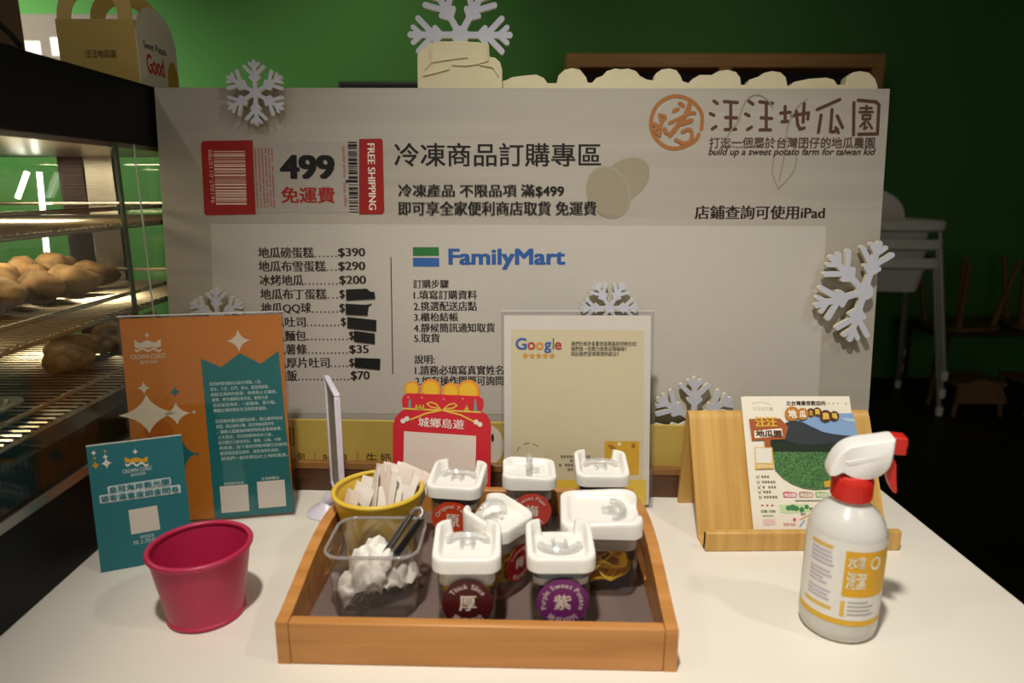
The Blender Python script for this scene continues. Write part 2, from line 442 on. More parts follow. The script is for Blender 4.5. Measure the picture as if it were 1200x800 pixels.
MB().box(-.705, -.655, Y1-.03, Y1-.012, .1094, .478).build('end_post', m_steel, cs, bevel=.002)
MB().box(-.748, -.705, Y1-.03, Y1-.012, .1094, .478).build('end_post', mat('dark_post_metal', '#33282a', .3, metal=.6), cs, bevel=.002)  # darker left part of the end post
MB().box(X0, X0+.01, Y0, Y1, .1094, .478).build('far_panel', m_steel, cs)
MB().box(X0+.01, X1-.006, Y0+.01, Y1-.012, .472, .478).build('lamp_tray', m_steel, cs)
for z in (.384, .273, .180):
    zz = z
    rk = MB()
    x0, x1, y0, y1 = X0+.02, X1-.012, Y0+.03, Y1-.04
    for h in (.012, -.012):
        rk.tube([(x0, y0, zz+h), (x1, y0, zz+h), (x1, y1, zz+h), (x0, y1, zz+h)], .0028, 8, True)
    y = y0+.014
    while y < y1-.005:
        rk.tube([(x1+.001, y, zz-.008), (x0, y, zz-.008)], .0021, 6); y += .0135
    for xx in (x0+.2, x0+.4): rk.tube([(xx, y0, zz-.012), (xx, y1, zz-.012)], .0025, 6)
    rk.build('wire_shelf', m_wire, cs)
for yy in (.55, .95):
    dl = bpy.data.lights.new('case_lamp', 'AREA'); dl.energy = .7; dl.color = (1, .82, .55); dl.shape = 'RECTANGLE'; dl.size = .3; dl.size_y = .05
    do = bpy.data.objects.new('case_lamp', dl); COL.objects.link(do); do.location = (-.80, yy, .468); do.parent = cs
m_tube_glow = mat('tube_reflection_glow', (1, .93, .82, 1), .5, emit=2.2)  # added glowing bars standing in for tube lights reflected in the glass
for (x, z0, z1, dx) in ((-.766, .30, .447, .008), (-.786, .405, .447, .022)):
    l = MB().tube([(x-dx, Y1-.05, z0), (x, Y1-.05, z1)], .0042, 10).build('tube_reflection', m_tube_glow, cs)
# sweet potatoes on the shelves
m_pot = mat('roasted_skin', '#a07d50', .8, vary=.6, scale=25, bump=.8)
m_pot2 = mat('roasted_skin_dark', '#8a6740', .8, vary=.7, scale=30, bump=.8)
def potato_mesh(seed, L, Rr):
    prof = []; mb = MB(); rings = []
    N = 16; S = 20
    for k in range(N+1):
        t = k/N; r = Rr*max(.03, math.sin(math.pi*min(1, max(0, t)))**.62)
        ring = []
        for i in range(S):
            a = 2*math.pi*i/S
            p = Vector((L*(t-.5), r*math.cos(a), r*math.sin(a)))
            p.y += .012*math.sin(t*5+seed); q = p*22+Vector((seed*7.1, 0, 0))
            d = 1+.38*noise.noise(q*1.3)+.20*noise.noise(q*3.1)+.08*noise.noise(q*7)
            ring.append((p.x, p.y*d, p.z*d*.9))
        rings.append(ring)
    return mb.rings(rings, True, True, True)
rd = random.Random(11)
for i in range(9):
    Rr = .023+.004*rd.random(); L = .075+.02*rd.random()
    o = potato_mesh(i+1, L, Rr).build('sweet_potato', m_pot if i % 2 else m_pot2, smooth=180)
    o.location = (-.640+.012*rd.uniform(-1, 1)-.012*(i % 2), .56+.064*i, .2665+Rr*.95); o.rotation_euler = (rd.uniform(-.3, .3), 0, R(rd.uniform(-35, 30)))
    tag(o, 'roasted sweet potato in the front row of the middle wire shelf', 'sweet potato', 'roasted sweet potatoes at the front of the middle shelf')
for i in range(9):
    Rr = .027+.004*rd.random()
    o = potato_mesh(i+20, .085, Rr).build('sweet_potato', m_pot2 if i % 2 else m_pot, smooth=180)
    o.location = (-.705+.012*rd.uniform(-1, 1), .55+.068*i, .2665+Rr*1.0); o.rotation_euler = (rd.uniform(-.3, .3), 0, R(rd.uniform(-45, 45)))
    tag(o, 'roasted sweet potato in the back row of the middle wire shelf', 'sweet potato', 'roasted sweet potatoes at the back of the middle shelf')
for i in range(5):
    Rr = .020+.003*rd.random()
    o = potato_mesh(i+40, .07, Rr).build('sweet_potato', m_pot, smooth=180)
    o.location = (-.60-.03*(i % 2), .92+.054*i, .1735+Rr*.95); o.rotation_euler = (0, 0, R(rd.uniform(-30, 20)))
    tag(o, 'pale roasted sweet potato on the lowest wire shelf', 'sweet potato', 'roasted sweet potatoes on the lowest shelf')
# steel pan on the lowest shelf
pn = thing('steel_pan', 'shallow steel pan with pale lining on the lowest wire shelf', 'pan', (-.630, .64, .1742))
pr = rrect(.19, .20, .025, 5)
MB().rings([[(x*s, y*s, z) for x, y in pr] for s, z in ((.9, .001), (.97, .018), (1.05, .0185), (1.05, .0165), (.985, .0165), (.91, 0.0))], True, True, False).build('pan_body', m_steel, pn, smooth=40)
MB().prism(rrect(.168, .178, .02), .002, .006).build('pan_lining', mat('baking_paper', '#dccfb8', .7), pn)
# brown carton and yellow gift carton on top of the case
bx = thing('brown_carton', 'dark brown carton with a rope handle on top of the display case', 'carton', (-.60, .70, .559))
MB().box(-.12, .108, -.1, .06, 0, .20).build('carton_body', mat('dark_kraft', '#4a3520', .8, vary=.08), bx, bevel=.002)
MB().tube([(.1095, -.07+.13*t, .045-.055*t*1.0+.0*t) if False else (.1095, -.09+.14*t, .055*(1-t)**.8+.004) for t in [i/12 for i in range(13)]], .0022, 6).build('rope_handle', m_cblack, bx)
m_yel = mat('yellow_card', '#b89a4e', .6, vary=.03)
m_ycr = mat('cream_card', '#c9bea0', .6, vary=.03)
A = Vector((-.600, 1.0, .559)); W = .108; Hh = .085
gb = thing('gift_carton', 'yellow gable-top gift carton with arched handles on the display case', 'gift carton', (-.604, 1.00, .559))
W2 = .105; D = .115
MB().box(0, W2, 0, D, 0, Hh).build('carton_body', [m_yel], gb, bevel=.0008)
def arch(y0, name):
    pts = [(0.002, 0)]+[(W2/2-(W2/2-.004)*math.cos(R(180*i/20)), .052*math.sin(R(180*i/20))**.75) for i in range(1, 20)]+[(W2-.002, 0)]
    inner = [(W2*.80, 0)]+[(W2/2+W2*.30*math.cos(R(180*i/14)), .034*math.sin(R(180*i/14))) for i in range(0, 15)]+[(W2*.20, 0)]
    # ring-shaped handle as quads between outer and inner outlines
    o = [(W2/2-(W2/2-.002)*math.cos(R(180*i/20)), .055*max(0, math.sin(R(180*i/20)))**.7) for i in range(21)]
    n = [(W2/2-W2*.30*math.cos(R(180*i/20)), .036*max(0, math.sin(R(180*i/20)))**.8) for i in range(21)]
    mb = MB(); vs = []
    for yy in (0, .0012):
        vs += [(p[0], yy, p[1]) for p in o]+[(p[0], yy, p[1]) for p in n]
    fs = []
    for i in range(20):
        fs += [(i, i+1, 22+i, 21+i), (42+i+1, 42+i, 63+i, 63+i+1), (i+1, i, 42+i, 42+i+1), (21+i, 22+i, 64+i, 63+i)]
    mb.add(vs, fs)
    ob = mb.build(name, m_yel, gb); return ob
a = arch(0, 'carton_handle'); a.location = (0, .001, Hh); a.rotation_euler = (R(-12), 0, 0)
a = arch(0, 'carton_handle'); a.location = (0, D-.03, Hh); a.rotation_euler = (R(14), 0, 0)
# rounded side flap
fl = [(0, 0), (D, 0)]+[(D/2+D/2*math.cos(R(180*i/20)), Hh*.72+.05*math.sin(R(180*i/20))) for i in range(21)]
M = Matrix(((0, 0, 1, W2+.0012), (1, 0, 0, 0), (0, 1, 0, 0), (0, 0, 0, 1)))
fo = MB().prism(fl, -.0008, .0008, M).build('side_flap', m_ycr, gb)
mb = MB(); put(mb, 'Sweet Potato', (.016, .052, .082, .062), 0, .02); 
o = mb.build('lettering', ink('#2c2620'), fo); o.matrix_local = Matrix(((0, 0, 1, W2+.0024), (1, 0, 0, 0), (0, 1, 0, 0), (0, 0, 0, 1))) 
mb = MB(); put(mb, 'Good', (.02, .02, .07, .046), 0, .06, .03)
o = mb.build('lettering', ink('#b03c1c'), fo); o.matrix_local = Matrix(((0, 0, 1, W2+.0024), (1, 0, 0, 0), (0, 1, 0, 0), (0, 0, 0, 1)))
mb = MB(); mb.flat([(.078, .002), (.112, .002), (.112, .03), (.104, .046), (.092, .046), (.08, .03)], 0)
o = mb.build('printed_picture', ink('#a8862c'), fo); o.matrix_local = Matrix(((0, 0, 1, W2+.0024), (1, 0, 0, 0), (0, 1, 0, 0), (0, 0, 0, 1)))
mb = MB(); put(mb, '汪汪地瓜園', (.035, .036, .077, .046), 0)
o = mb.build('lettering', ink('#4a3518'), gb); o.matrix_local = Matrix(((1, 0, 0, 0), (0, 0, -1, -.0008), (0, 1, 0, 0), (0, 0, 0, 1)))
# ================================================================ ORDER BOARD
BL = math.atan2(.053, .556)
bd = Panel((.030, .947, 0), (1, 0, 0), BL, 'order_board', 'large pale wood-grain order board with prices and a shop emblem behind everything on the counter', 'signboard')
BH = .559
m_board = wood('board_print', '#9d9587', '#a69e90', .55, (1.2, 26, 1), 0, 8)
m_bedge = mat('board_edge', '#d8cdb0', .6)
bd.face = 0
pan = MB(); pan.box(-.5105, .5095, 0, BH, -.014, 0)
pan = pan.build('panel', m_board, bd.root)
# sloping sides follow the photo: keep rectangular; printed paler field
def pr_(name, col, fn, parent=None, P=None, rough=.6):
    P = P or bd; mb = MB(); fn(mb); return mb.build(name, ink(col, rough), parent or P.root, smooth=0)
pr_('pale_field', '#b5aea2', lambda m: bd.poly(m, [(247, 262), (968, 265), (958, 486), (254, 484)], 1))
def potatoes(m):
    bd.poly(m, circ(720, 213, 38, 30, ry=24), 1)
def ellip(cx, cy, a, b, rot, n=32):
    c, s = math.cos(R(rot)), math.sin(R(rot))
    return [(cx+a*math.cos(t)*c-b*math.sin(t)*s, cy+a*math.cos(t)*s+b*math.sin(t)*c) for t in [2*math.pi*i/n for i in range(n)]]
pr_('potato_print', '#8f856e', lambda m: bd.poly(m, ellip(731, 212, 34, 23, -38), 1))
pr_('potato_print', '#968d7c', lambda m: bd.poly(m, ellip(713, 225, 25.5, 31.5, -22), 2))
pr_('potato_print', '#8f856e', lambda m: bd.poly(m, ellip(712, 225.5, 23.5, 29, -22), 3))
def leafline(m):
    for pts in ([(912, 221), (905, 205), (905, 190), (912, 172), (922, 158), (931, 172), (934, 190), (928, 205), (912, 221)], [(913, 212), (918, 190), (922, 160), (922, 150), (932, 126), (946, 116)],
                [(905, 125), (898, 115), (888, 110), (876, 114), (868, 130), (866, 142), (850, 160), (856, 173), (880, 171), (905, 165)]):
        bd.strokes(m, chaikin(pts), .0018, 1)
pr_('leaf_print', '#8d846f', leafline)
# ---- free shipping ticket
pr_('ticket_field', '#9f978c', lambda m: bd.poly(m, [(297, 168), (420, 166), (421, 249), (300, 249)], 1))
red = '#8f1712'
pr_('ticket_red', red, lambda m: bd.poly(m, [(235.8, 168), (238, 165.3), (296, 164.3), (299.8, 251), (242, 252.3), (239.6, 250)], 2))
pr_('ticket_red', red, lambda m: bd.poly(m, [(421, 163), (446, 162.3), (448.5, 164), (450.5, 248), (448, 251), (421, 251)], 2))
def bc1(m):
    rr = random.Random(3); y = 177.0
    while y < 240.5:
        h = rr.choice((.7, .9, 1.4, 2.0)); o = (y-177)/64*3.2
        bd.poly(m, [(250.5+o, y), (287.5+o*.7, y), (287.5+o*.7, y+h), (250.5+o, y+h)], 3); y += h+rr.choice((.8, 1.0, 1.6))
pr_('barcode', '#d9b9a8', bc1)
pr_('barcode_digits', '#d9a593', lambda m: put(m, '961067-0110789', bd.box((246, 175.5, 251, 238)), bd.z(3), rot=90))
def tiny(m):
    for k, x in enumerate((299.5, 303.6, 307.6, 311.6, 315.4, 319)): bd.dashes(m, (x, 173.5, x+2.2, 243), 2, True, k)
pr_('small_print', '#a8574c', tiny)
pr_('lettering', '#14110f', lambda m: put(m, '499', bd.box((328, 181.5, 392.5, 210)), bd.z(2), .10, .04))
pr_('lettering', '#96201a', lambda m: put(m, '免運費', bd.box((329.5, 219, 392.5, 238)), bd.z(2), .05, .03))
def bc2(m):
    rr = random.Random(8); y = 166.2
    while y < 248:
        h = rr.choice((.8, 1.5, 2.4, 3.0)); o = (y-166)/82*1.6; x0 = 404.5 if 207 < y < 211.5 else 407.8
        bd.poly(m, [(x0+o, y), (418.4+o, y), (418.4+o, y+h), (x0+o, y+h)], 2); y += h+rr.choice((.9, 1.3, 2.4))
pr_('barcode', '#1b1714', bc2)
pr_('small_print', '#a8463c', lambda m: put(m, 'special price · best offer', bd.box((400.8, 171.5, 406.4, 242.5)), bd.z(2), rot=-90))
pr_('lettering', '#e0cdbd', lambda m: put(m, 'FREE SHIPPING', bd.box((431.6, 168, 440, 246)), bd.z(3), .05, 0, rot=-90))
K = '#1d1815'
pr_('heading', '#15110f', lambda m: put(m, '冷凍商品訂購專區', bd.box((462, 167.5, 704.5, 195)), bd.z(1), .025, .015))
def sub(m):
    put(m, '冷凍產品 不限品項 滿$499', bd.box((466.7, 215.8, 661, 231)), bd.z(4), .055)
    put(m, '即可享全家便利商店取貨 免運費', bd.box((466.7, 235.8, 699, 252)), bd.z(4), .055)
pr_('subheading', '#15110f', sub)
pr_('lettering', '#2a1714', lambda m: put(m, '店鋪查詢可使用iPad', bd.box((814, 240.7, 966.7, 256.8)), bd.z(1), .06))
# ---- price list
rows = [('地瓜磅蛋糕', 302.5, 368, 6, 395, '$390', 396.3, 428.2, 289.5, 302.2), ('地瓜布雪蛋糕', 303, 382, 3, 395, '$290', 396.3, 428.3, 305.5, 318.3), ('冰烤地瓜', 304, 356, 9, 396, '$200', 397.5, 429.2, 321.8, 334.5),
        ('地瓜布丁蛋糕', 305, 383, 3, 396.3, '$', 397.8, 404.3, 338.3, 350.8), ('地瓜QQ球', 306, 365, 7, 396.3, '$', 397.8, 404.5, 354.5, 367.3), ('地瓜吐司', 307, 358.5, 9, 398, '$', 399.4, 405.8, 371, 383),
        ('地瓜麵包', 308, 359, 11, 407.8, '$', 409, 415.2, 387, 399.4), ('地瓜薯條', 309, 360, 11, 407.8, '$35', 409.2, 432.4, 403, 415.3), ('地瓜厚片吐司', 310, 386.5, 5, 407.8, '$', 409.2, 415.5, 418.6, 430.8), ('地瓜滷飯', 298, 348.5, 14, 409.5, '$70', 411, 433.5, 433.5, 446.3)]
def price_row(m, t, x0, x1, nd, xd, pr, x2, x3, y0, y1):
    put(m, t, bd.box((x0, y0, x1, y1)), bd.z(2), .06)
    put(m, pr, bd.box((x2, y0+1, x3, y1-.3)), bd.z(2), .07)
    for i in range(nd):
        x = x1+2+(xd-x1-3)*i/max(1, nd-1); bd.poly(m, circ(x, y1-1.9, .95, 8), 2)
for r_ in rows: pr_('price_line', '#33241d', lambda m: price_row(m, *r_))
for poly in ([(405.7, 339), (430, 338), (434, 341.5), (439, 342), (440, 350), (406, 352)], [(405, 355.5), (428, 357), (436.5, 355.5), (432, 359), (431, 369.5), (405.5, 368.5)], [(407.3, 371.2), (441.3, 374.8), (441.2, 388), (407.2, 384.3)], [(415, 387.3), (439.5, 390.5), (439.6, 402.8), (415, 400)], [(415.8, 418.8), (446, 420), (445.5, 432.8), (415.8, 430)]):
    mb = MB(); mb.prism(bd.pxs(poly), .0012, .0018); mb.build('black_tape', mat('black_tape', '#080807', .4), bd.root, smooth=0)
pr_('divider_line', '#3d2d24', lambda m: bd.poly(m, [(457.6, 301), (458.7, 301), (461, 438), (459.8, 438)], 2))
# ---- convenience store emblem and steps
pr_('emblem_green', '#2c6a35', lambda m: bd.poly(m, [(483.8, 289.5), (514.3, 289.5), (514.6, 299.6), (484, 299.6)], 2))
pr_('emblem_blue', '#2f5a96', lambda m: bd.poly(m, [(484, 302), (514.6, 302), (514.8, 312.3), (484.2, 312.3)], 2))
pr_('emblem_lettering', '#2d5490', lambda m: put(m, 'FamilyMart', bd.box((525.5, 291.2, 662.5, 316)), bd.z(2), .07, .04))
steps = [('訂購步驟', 484.2, 526, 327.5, 337.6), ('1.填寫訂購資料', 484.8, 559, 340, 350.6), ('2.挑選配送店點', 484.8, 559, 353, 364), ('3.櫃枱結帳', 485.2, 537, 366, 376.4),
         ('4.靜候簡訊通知取貨', 485, 580, 378.4, 389.2), ('5.取貨', 485.2, 515.6, 390.6, 401.2), ('說明:', 485.6, 509.6, 415.6, 426), ('1.請務必填寫真實姓名', 486.2, 590, 428, 438.8), ('2.如有操作問題可詢問', 486.6, 590, 440.3, 451.4)]
for t, x0, x1, y0, y1 in steps:
    pr_('step_line', '#1d1916', lambda m: put(m, t, bd.box((x0, y0, x1, y1)), bd.z(2), .05))
# ---- shop emblem, brushed by hand
og = '#9a6230'
def ring(m):
    Z = lambda p: (750+p[0]/10, 100+p[1]/10)
    bd.strokes(m, chaikin([Z(p) for p in [(718, 515), (735, 340), (665, 232), (565, 155), (425, 118), (300, 150), (195, 232), (140, 340), (120, 480), (158, 590), (228, 675), (330, 738), (450, 740), (580, 690), (655, 640), (688, 575)]]), .0052, 1)
    for pts, wd in (([(465, 212), (505, 240)], .0044), ([(395, 300), (445, 278)], .004), ([(590, 190), (560, 300), (480, 430), (350, 585)], .0052), ([(345, 440), (480, 380), (590, 320), (640, 325)], .0036), ([(480, 450), (600, 412)], .0050), ([(495, 545), (580, 505), (612, 560), (600, 655), (520, 690), (420, 640)], .0040),
                    ([(225, 345), (315, 368), (245, 430), (235, 585)], .0032), ([(225, 345), (250, 430)], .003), ([(150, 455), (215, 480), (200, 500)], .0046), ([(160, 520), (225, 590)], .0034), ([(285, 515), (308, 555)], .0046)):
        bd.strokes(m, chaikin([Z(p) for p in pts]) if len(pts) > 2 else [Z(p) for p in pts], wd*1.25, 1)
pr_('emblem_ring', og, ring)
def name_strokes(m):
    Z = lambda p: (820+p[0]/5.4545, 100+p[1]/5.4545)
    W = [[(90, 100), (112, 116)], [(67, 180), (90, 191)], [(80, 278), (103, 263)], [(157, 103), (240, 110)], [(165, 205), (235, 207)], [(162, 282), (230, 280)], [(198, 110), (197, 280)],
         [(315, 102), (340, 120)], [(292, 182), (315, 194)], [(305, 282), (330, 267)], [(382, 105), (465, 115)], [(392, 207), (460, 212)], [(385, 284), (452, 284)], [(425, 112), (424, 284)],
         [(517, 178), (578, 172)], [(545, 135), (545, 232)], [(525, 232), (562, 230)], [(588, 195), (695, 175), (690, 215)], [(617, 165), (625, 250), (640, 280), (667, 272)], [(667, 115), (660, 235)],
         [(750, 155), (895, 90)], [(775, 190), (758, 300)], [(845, 155), (835, 295), (855, 298), (880, 280)], [(868, 270), (885, 302)], [(878, 195), (912, 270)],
         [(985, 110), (982, 315)], [(1012, 95), (1125, 105), (1145, 125), (1135, 310), (1015, 312)], [(1065, 130), (1063, 165)], [(1028, 145), (1098, 145)], [(1020, 170), (1105, 170)], [(1040, 190), (1090, 190), (1088, 215), (1042, 215), (1040, 190)], [(1070, 215), (1025, 262)], [(1055, 245), (1050, 280), (1068, 268)], [(1075, 235), (1100, 275)]]
    for k, pts in enumerate(W): bd.strokes(m, [Z(p) for p in pts], (.0044 if k < 27 else .0032), 1)
pr_('emblem_lettering', '#4f3122', name_strokes)
pr_('lettering', '#4a3020', lambda m: put(m, '打造一個屬於台灣囝仔的地瓜農園', bd.box((831, 160.7, 1025, 173.6)), bd.z(2), .02))
pr_('lettering', '#40291c', lambda m: put(m, 'build up a sweet potato farm for taiwan kid', bd.box((830, 173.6, 1026, 184)), bd.z(2), .04, 0, 0, .25))
# ---- scalloped cream backing behind the board
m_cream = mat('cream_foam', '#d3c7a2', .7, vary=.03)
bk = Panel((.030, .985, 0), (1, 0, 0), BL, 'scalloped_backing', 'cream backing sheet with scalloped top edge peeping over the pale order board', 'backing sheet')
prof = [(560, 104), (560, 99), (592, 96), (600, 92), (615, 90), (628, 89), (637, 93), (641, 99), (652, 99), (654, 90), (661, 83.5), (670, 81.5), (679, 83.5), (686, 92), (688, 98.5),
        (693, 98.5), (698, 93), (705, 90.5), (710, 85), (720, 82), (727, 83), (735, 82), (744, 85), (749, 91), (757, 95), (765, 96), (767, 88), (774, 83), (783, 82), (791, 84), (796, 91), (798, 96.5), (805, 99),
        (810, 94), (818, 89.5), (832, 89.5), (840, 85), (851, 83.5), (860, 86), (865, 92), (866, 101), (873, 101), (876, 95), (886, 91.5), (893, 87), (902, 85), (912, 86.5), (918, 92), (920, 102), (924, 102), (928, 97.5), (945, 94), (965, 92.5), (974, 95), (978, 101), (987, 101), (989, 92), (996, 86.5), (1005, 85), (1015, 87), (1022, 94), (1025, 103), (1025, 125), (560, 125)]
mb = MB(); mb.prism(bk.pxs(prof), -.008, .008); mb.build('sheet', m_cream, bk.root, smooth=60)
mb = MB(); q = bk.pxs([(565, 120), (1020, 120)]); mb.box(q[0][0], q[1][0], .0, q[0][1]+.001, -.006, .006); mb.build('stem', m_cream, bk.root)
# carved cream block
fbk = thing('carved_block', 'cream carved block behind the top snowflake above the board', 'block', (.0, 1.03, 0))
p0, p1 = atY(491, 97, 1.03), atY(586, 50, 1.03)
bl_pts = [atY(x, y, 1.03) for x, y in ((490.5, 110), (490, 66), (493, 60), (500, 57), (504, 52), (520, 50), (540, 50), (560, 51), (573, 53), (574, 68), (580, 69), (586, 74), (588.5, 83), (588.5, 110))]
M = Matrix(((1, 0, 0, 0), (0, 0, -1, .012), (0, 1, 0, 0), (0, 0, 0, 1)))
body = MB().prism([(p.x, p.z) for p in bl_pts], -.01, .022, M).build('block_body', m_cream, fbk, bevel=.002)
def fold(pts):
    MB().tube([(lambda v: (v.x, -.0108, v.z))(atY(x, y, 1.015)) for x, y in pts], .0012, 6).build('carved_ridge', m_cream, body)
fold([(504, 56), (505, 72), (498, 80)]); fold([(505, 72), (530, 68), (548, 66)]); fold([(530, 75), (545, 76), (560, 74)]); fold([(495, 88), (512, 84), (526, 80)]); fold([(572, 56), (572, 70), (560, 74)]); fold([(562, 75), (578, 78), (584, 88)])
MB().box(p0.x, p1.x, -.004, .008, 0, p0.z).build('stem', m_cream, fbk)
# ================================================================ SNOWFLAKES
m_sf = mat('snowflake_paint', '#b9bac2', .55, vary=.03, bump=.05)
m_ss = mat('snowflake_side', '#d9cfae', .7)
def snowflake(P, px, rpx, ang, label, z0=.006, th=.006, arms=(0, 1, 2, 3, 4, 5), wscale=1.0):
    cx, cy = P.px(*px); e = P.px(px[0]+rpx, px[1]); Rr = e[0]-cx
    t = thing('snowflake', label, 'snowflake', group='grey snowflakes around the order board')
    t.matrix_world = P.M @ Matrix.Translation((cx, cy, z0))
    mb = MB()
    wd = .122*Rr*wscale
    mb.prism(circ(0, 0, .17*Rr, 20), 0, th, capmat=1)
    for k in arms:
        a = R(ang+60*k); M = Matrix.Rotation(a, 4, 'Z')
        def cap(p, q, w_):
            mb.prism(stroke([p, q], w_)[0], 0, th+_lift(mb)*2, M, capmat=1)
        cap((0, 0), (Rr*.95, 0), wd)
        for s in (-1, 1):
            cap((.36*Rr, 0), (.48*Rr, s*.13*Rr), wd*.85)
            cap((.50*Rr, 0), (.80*Rr, s*.30*Rr), wd*.9)
            cap((.74*Rr, 0), (.90*Rr, s*.14*Rr), wd*.8)
    mb.build('flake_body', [m_ss, m_sf], t, smooth=40)
    MB().lathe([(.09*Rr, -z0), (.09*Rr, 0)], 16).build('mounting_peg', m_ss, t)
    return t
snowflake(bk, (540, 45), 60, 0, 'largest grey snowflake, above the top edge of the board before the cream block', .010, .006)
snowflake(bd, (302.5, 111), 36.5, 90, 'grey snowflake overlapping the top left edge of the board')
snowflake(bd, (258, 371), 34, 90, 'grey snowflake half hidden behind the orange sign')
snowflake(bd, (713, 360), 33, 0, 'grey snowflake half hidden behind the clear review sign')
snowflake(bd, (1007, 341), 59, 76, 'broken grey snowflake with four arms on the right edge of the board', .008, .007, (0, 1, 2, 3))
snowflake(bd, (810, 489), 50, 90, 'grey snowflake behind the bamboo stand at the foot of the board', .008, .007)
# ================================================================ PLINTH WITH YELLOW MENU STRIP
m_plw = wood('plinth_wood', '#3c2312', '#5a371d', .45, (4, 60, 60))
m_plt = wood('plinth_top_wood', '#7a5427', '#8f6632', .45, (4, 60, 60))
a0 = Vector((-.298, .910, 0)); ang = math.atan2(-.0295, .5044)
pl = thing('sign_plinth', 'dark wood plinth with a yellow menu strip along the foot of the board', 'plinth', a0, ang)
MB().box(-.17, .80, 0, .020, 0, .033).build('plank', m_plw, pl, bevel=.001)
MB().box(-.17, .80, -.001, .020, .033, .0435).build('top_rail', m_plt, pl, bevel=.0012)
ys = Panel(a0+Vector((.0, .010, 0)), (math.cos(ang), math.sin(ang), 0), R(2), None, None, None)
m_ys = mat('yellow_strip_card', '#b49a48', .55, vary=.04, scale=12)
loc = Matrix(((1, 0, 0, 0), (0, 0, -1, .010), (0, 1, 0, 0), (0, 0, 0, 1)))
o = MB().box(-.16, .79, .040, .102, -.006, 0).build('yellow_strip', m_ys, pl); o.matrix_local = loc
def onstrip(mb, name, col, l):
    o_ = mb.build(name, ink(col), o, smooth=0); return o_
for body, b in (('吐 司', (379, 531, 406, 543)), ('牛 奶', (429, 530, 458, 543)), ('包', (348, 529, 358, 541))):
    mb = MB(); put(mb, body, ys.box(b), ys.z(1), .03); onstrip(mb, 'lettering', '#4a3a20', 1)
for x in (368.5, 418.5):
    mb = MB(); ys.poly(mb, [(x, 528), (x+.8, 528), (x+.8, 541), (x, 541)]); onstrip(mb, 'divider_line', '#7d6a34', 1)
mb = MB(); ys.poly(mb, [(336, 500), (345, 501), (345, 502.2), (336, 501.2)]); ys.poly(mb, [(343.8, 501), (345, 501), (345, 521), (343.8, 521)]); ys.poly(mb, [(336, 519), (345, 520), (345, 521), (336, 520)]); ys.poly(mb, [(340, 506), (341, 506), (341, 517), (340, 517)]); onstrip(mb, 'printed_mark', '#4a3a20', 1)
mb = MB(); ys.poly(mb, circ(567, 521, 23, 32, ry=26)); onstrip(mb, 'printed_circle', '#d8cdb8', 1)
mb = MB(); ys.poly(mb, circ(577, 512, 1.6, 12, ry=5), 2); onstrip(mb, 'printed_mark', '#2a231c', 1)
# ================================================================ ORANGE SIGN
m_acr = clear('acrylic', (.95, .95, .96, 1), .03, .8, 1.45)
def acrylic_holder(P, w_, h_, t=.0035, foot=.05):
    mb = MB(); mb.box(-.003, w_+.003, 0, h_+.003, .0006, .0021)
    h = mb.build('front_sheet', m_acr, P.root)
    MB().box(-.003, w_+.003, 0, h_+.003, -.0045, -.003).build('back_sheet', m_acr, P.root)
    mb = MB(); Mi = P.M.inverted()
    back = Vector((-P.u.y, P.u.x, 0))
    c = [P.o+back*b+P.u*u_+Vector((0, 0, z)) for z in (.0002, .0022) for u_, b in ((-.003, -.006), (w_+.003, -.006), (w_+.003, foot), (-.003, foot))]
    mb.add([Mi @ p for p in c], [(3, 2, 1, 0), (4, 5, 6, 7), (0, 1, 5, 4), (1, 2, 6, 5), (2, 3, 7, 6), (3, 0, 4, 7)])
    mb.build('foot', m_acr, P.root)
    e = mat('acrylic_edge', '#d9d6d2', .2, spec=.6)
    MB().box(-.003, w_+.003, h_+.0025, h_+.0035, -.0045, .0021).build('edge', e, P.root)
def fitlabel(P, name, col, fn, parent): 
    mb = MB(); fn(mb); return mb.build(name, ink(col), parent, smooth=0)
os_ = Panel((-.4652, .8015, .0025), (.1885, .0325, 0), R(5), 'orange_sign', 'orange and teal printed sign in a clear acrylic holder beside the display case', 'sign')
OW, OH = .1895, .2645
acrylic_holder(os_, OW, OH)
paper = MB().box(0, OW, 0.002, OH, -.002, 0).build('printed_sheet', mat('orange_print', '#c4731a', .5, vary=.02), os_.root)
teal = '#19706f'; cream = '#d8c9ae'
F = lambda name, col, fn: fitlabel(os_, name, col, fn, paper)
F('teal_area', teal, lambda m: os_.poly(m, [(235.5, 420), (259, 430), (281, 413.5), (305.5, 426), (326.5, 411), (344.8, 599.5), (252, 607)], 1))
F('star_print', cream, lambda m: (m.flat(star4(*os_.px(279.5, 399), .0145, .0145), os_.z(1)), m.flat(star4(*os_.px(168.5, 454.5), .0075, .0085), os_.z(1)),
   m.flat(star4(*os_.px(173.5, 485), .034, .0245, .22), os_.z(2)), m.flat(star4(*os_.px(207, 484.5), .0165, .0145, .2), os_.z(2)), m.flat(star4(*os_.px(227.5, 482.5), .0035, .0035), os_.z(1)), None)[-1])
F('star_print', teal, lambda m: (m.flat(star4(*os_.px(205, 459), .0065, .0068), os_.z(1)), m.flat(star4(*os_.px(216, 532), .015, .016, .2), os_.z(1)), m.flat(star4(*os_.px(231.5, 531.5), .003, .003), os_.z(1)), None)[-1])
F('wave_print', '#b8621b', lambda m: (m.flat(circ(*os_.px(186, 505), .016, 24), os_.z(1)), None)[-1])
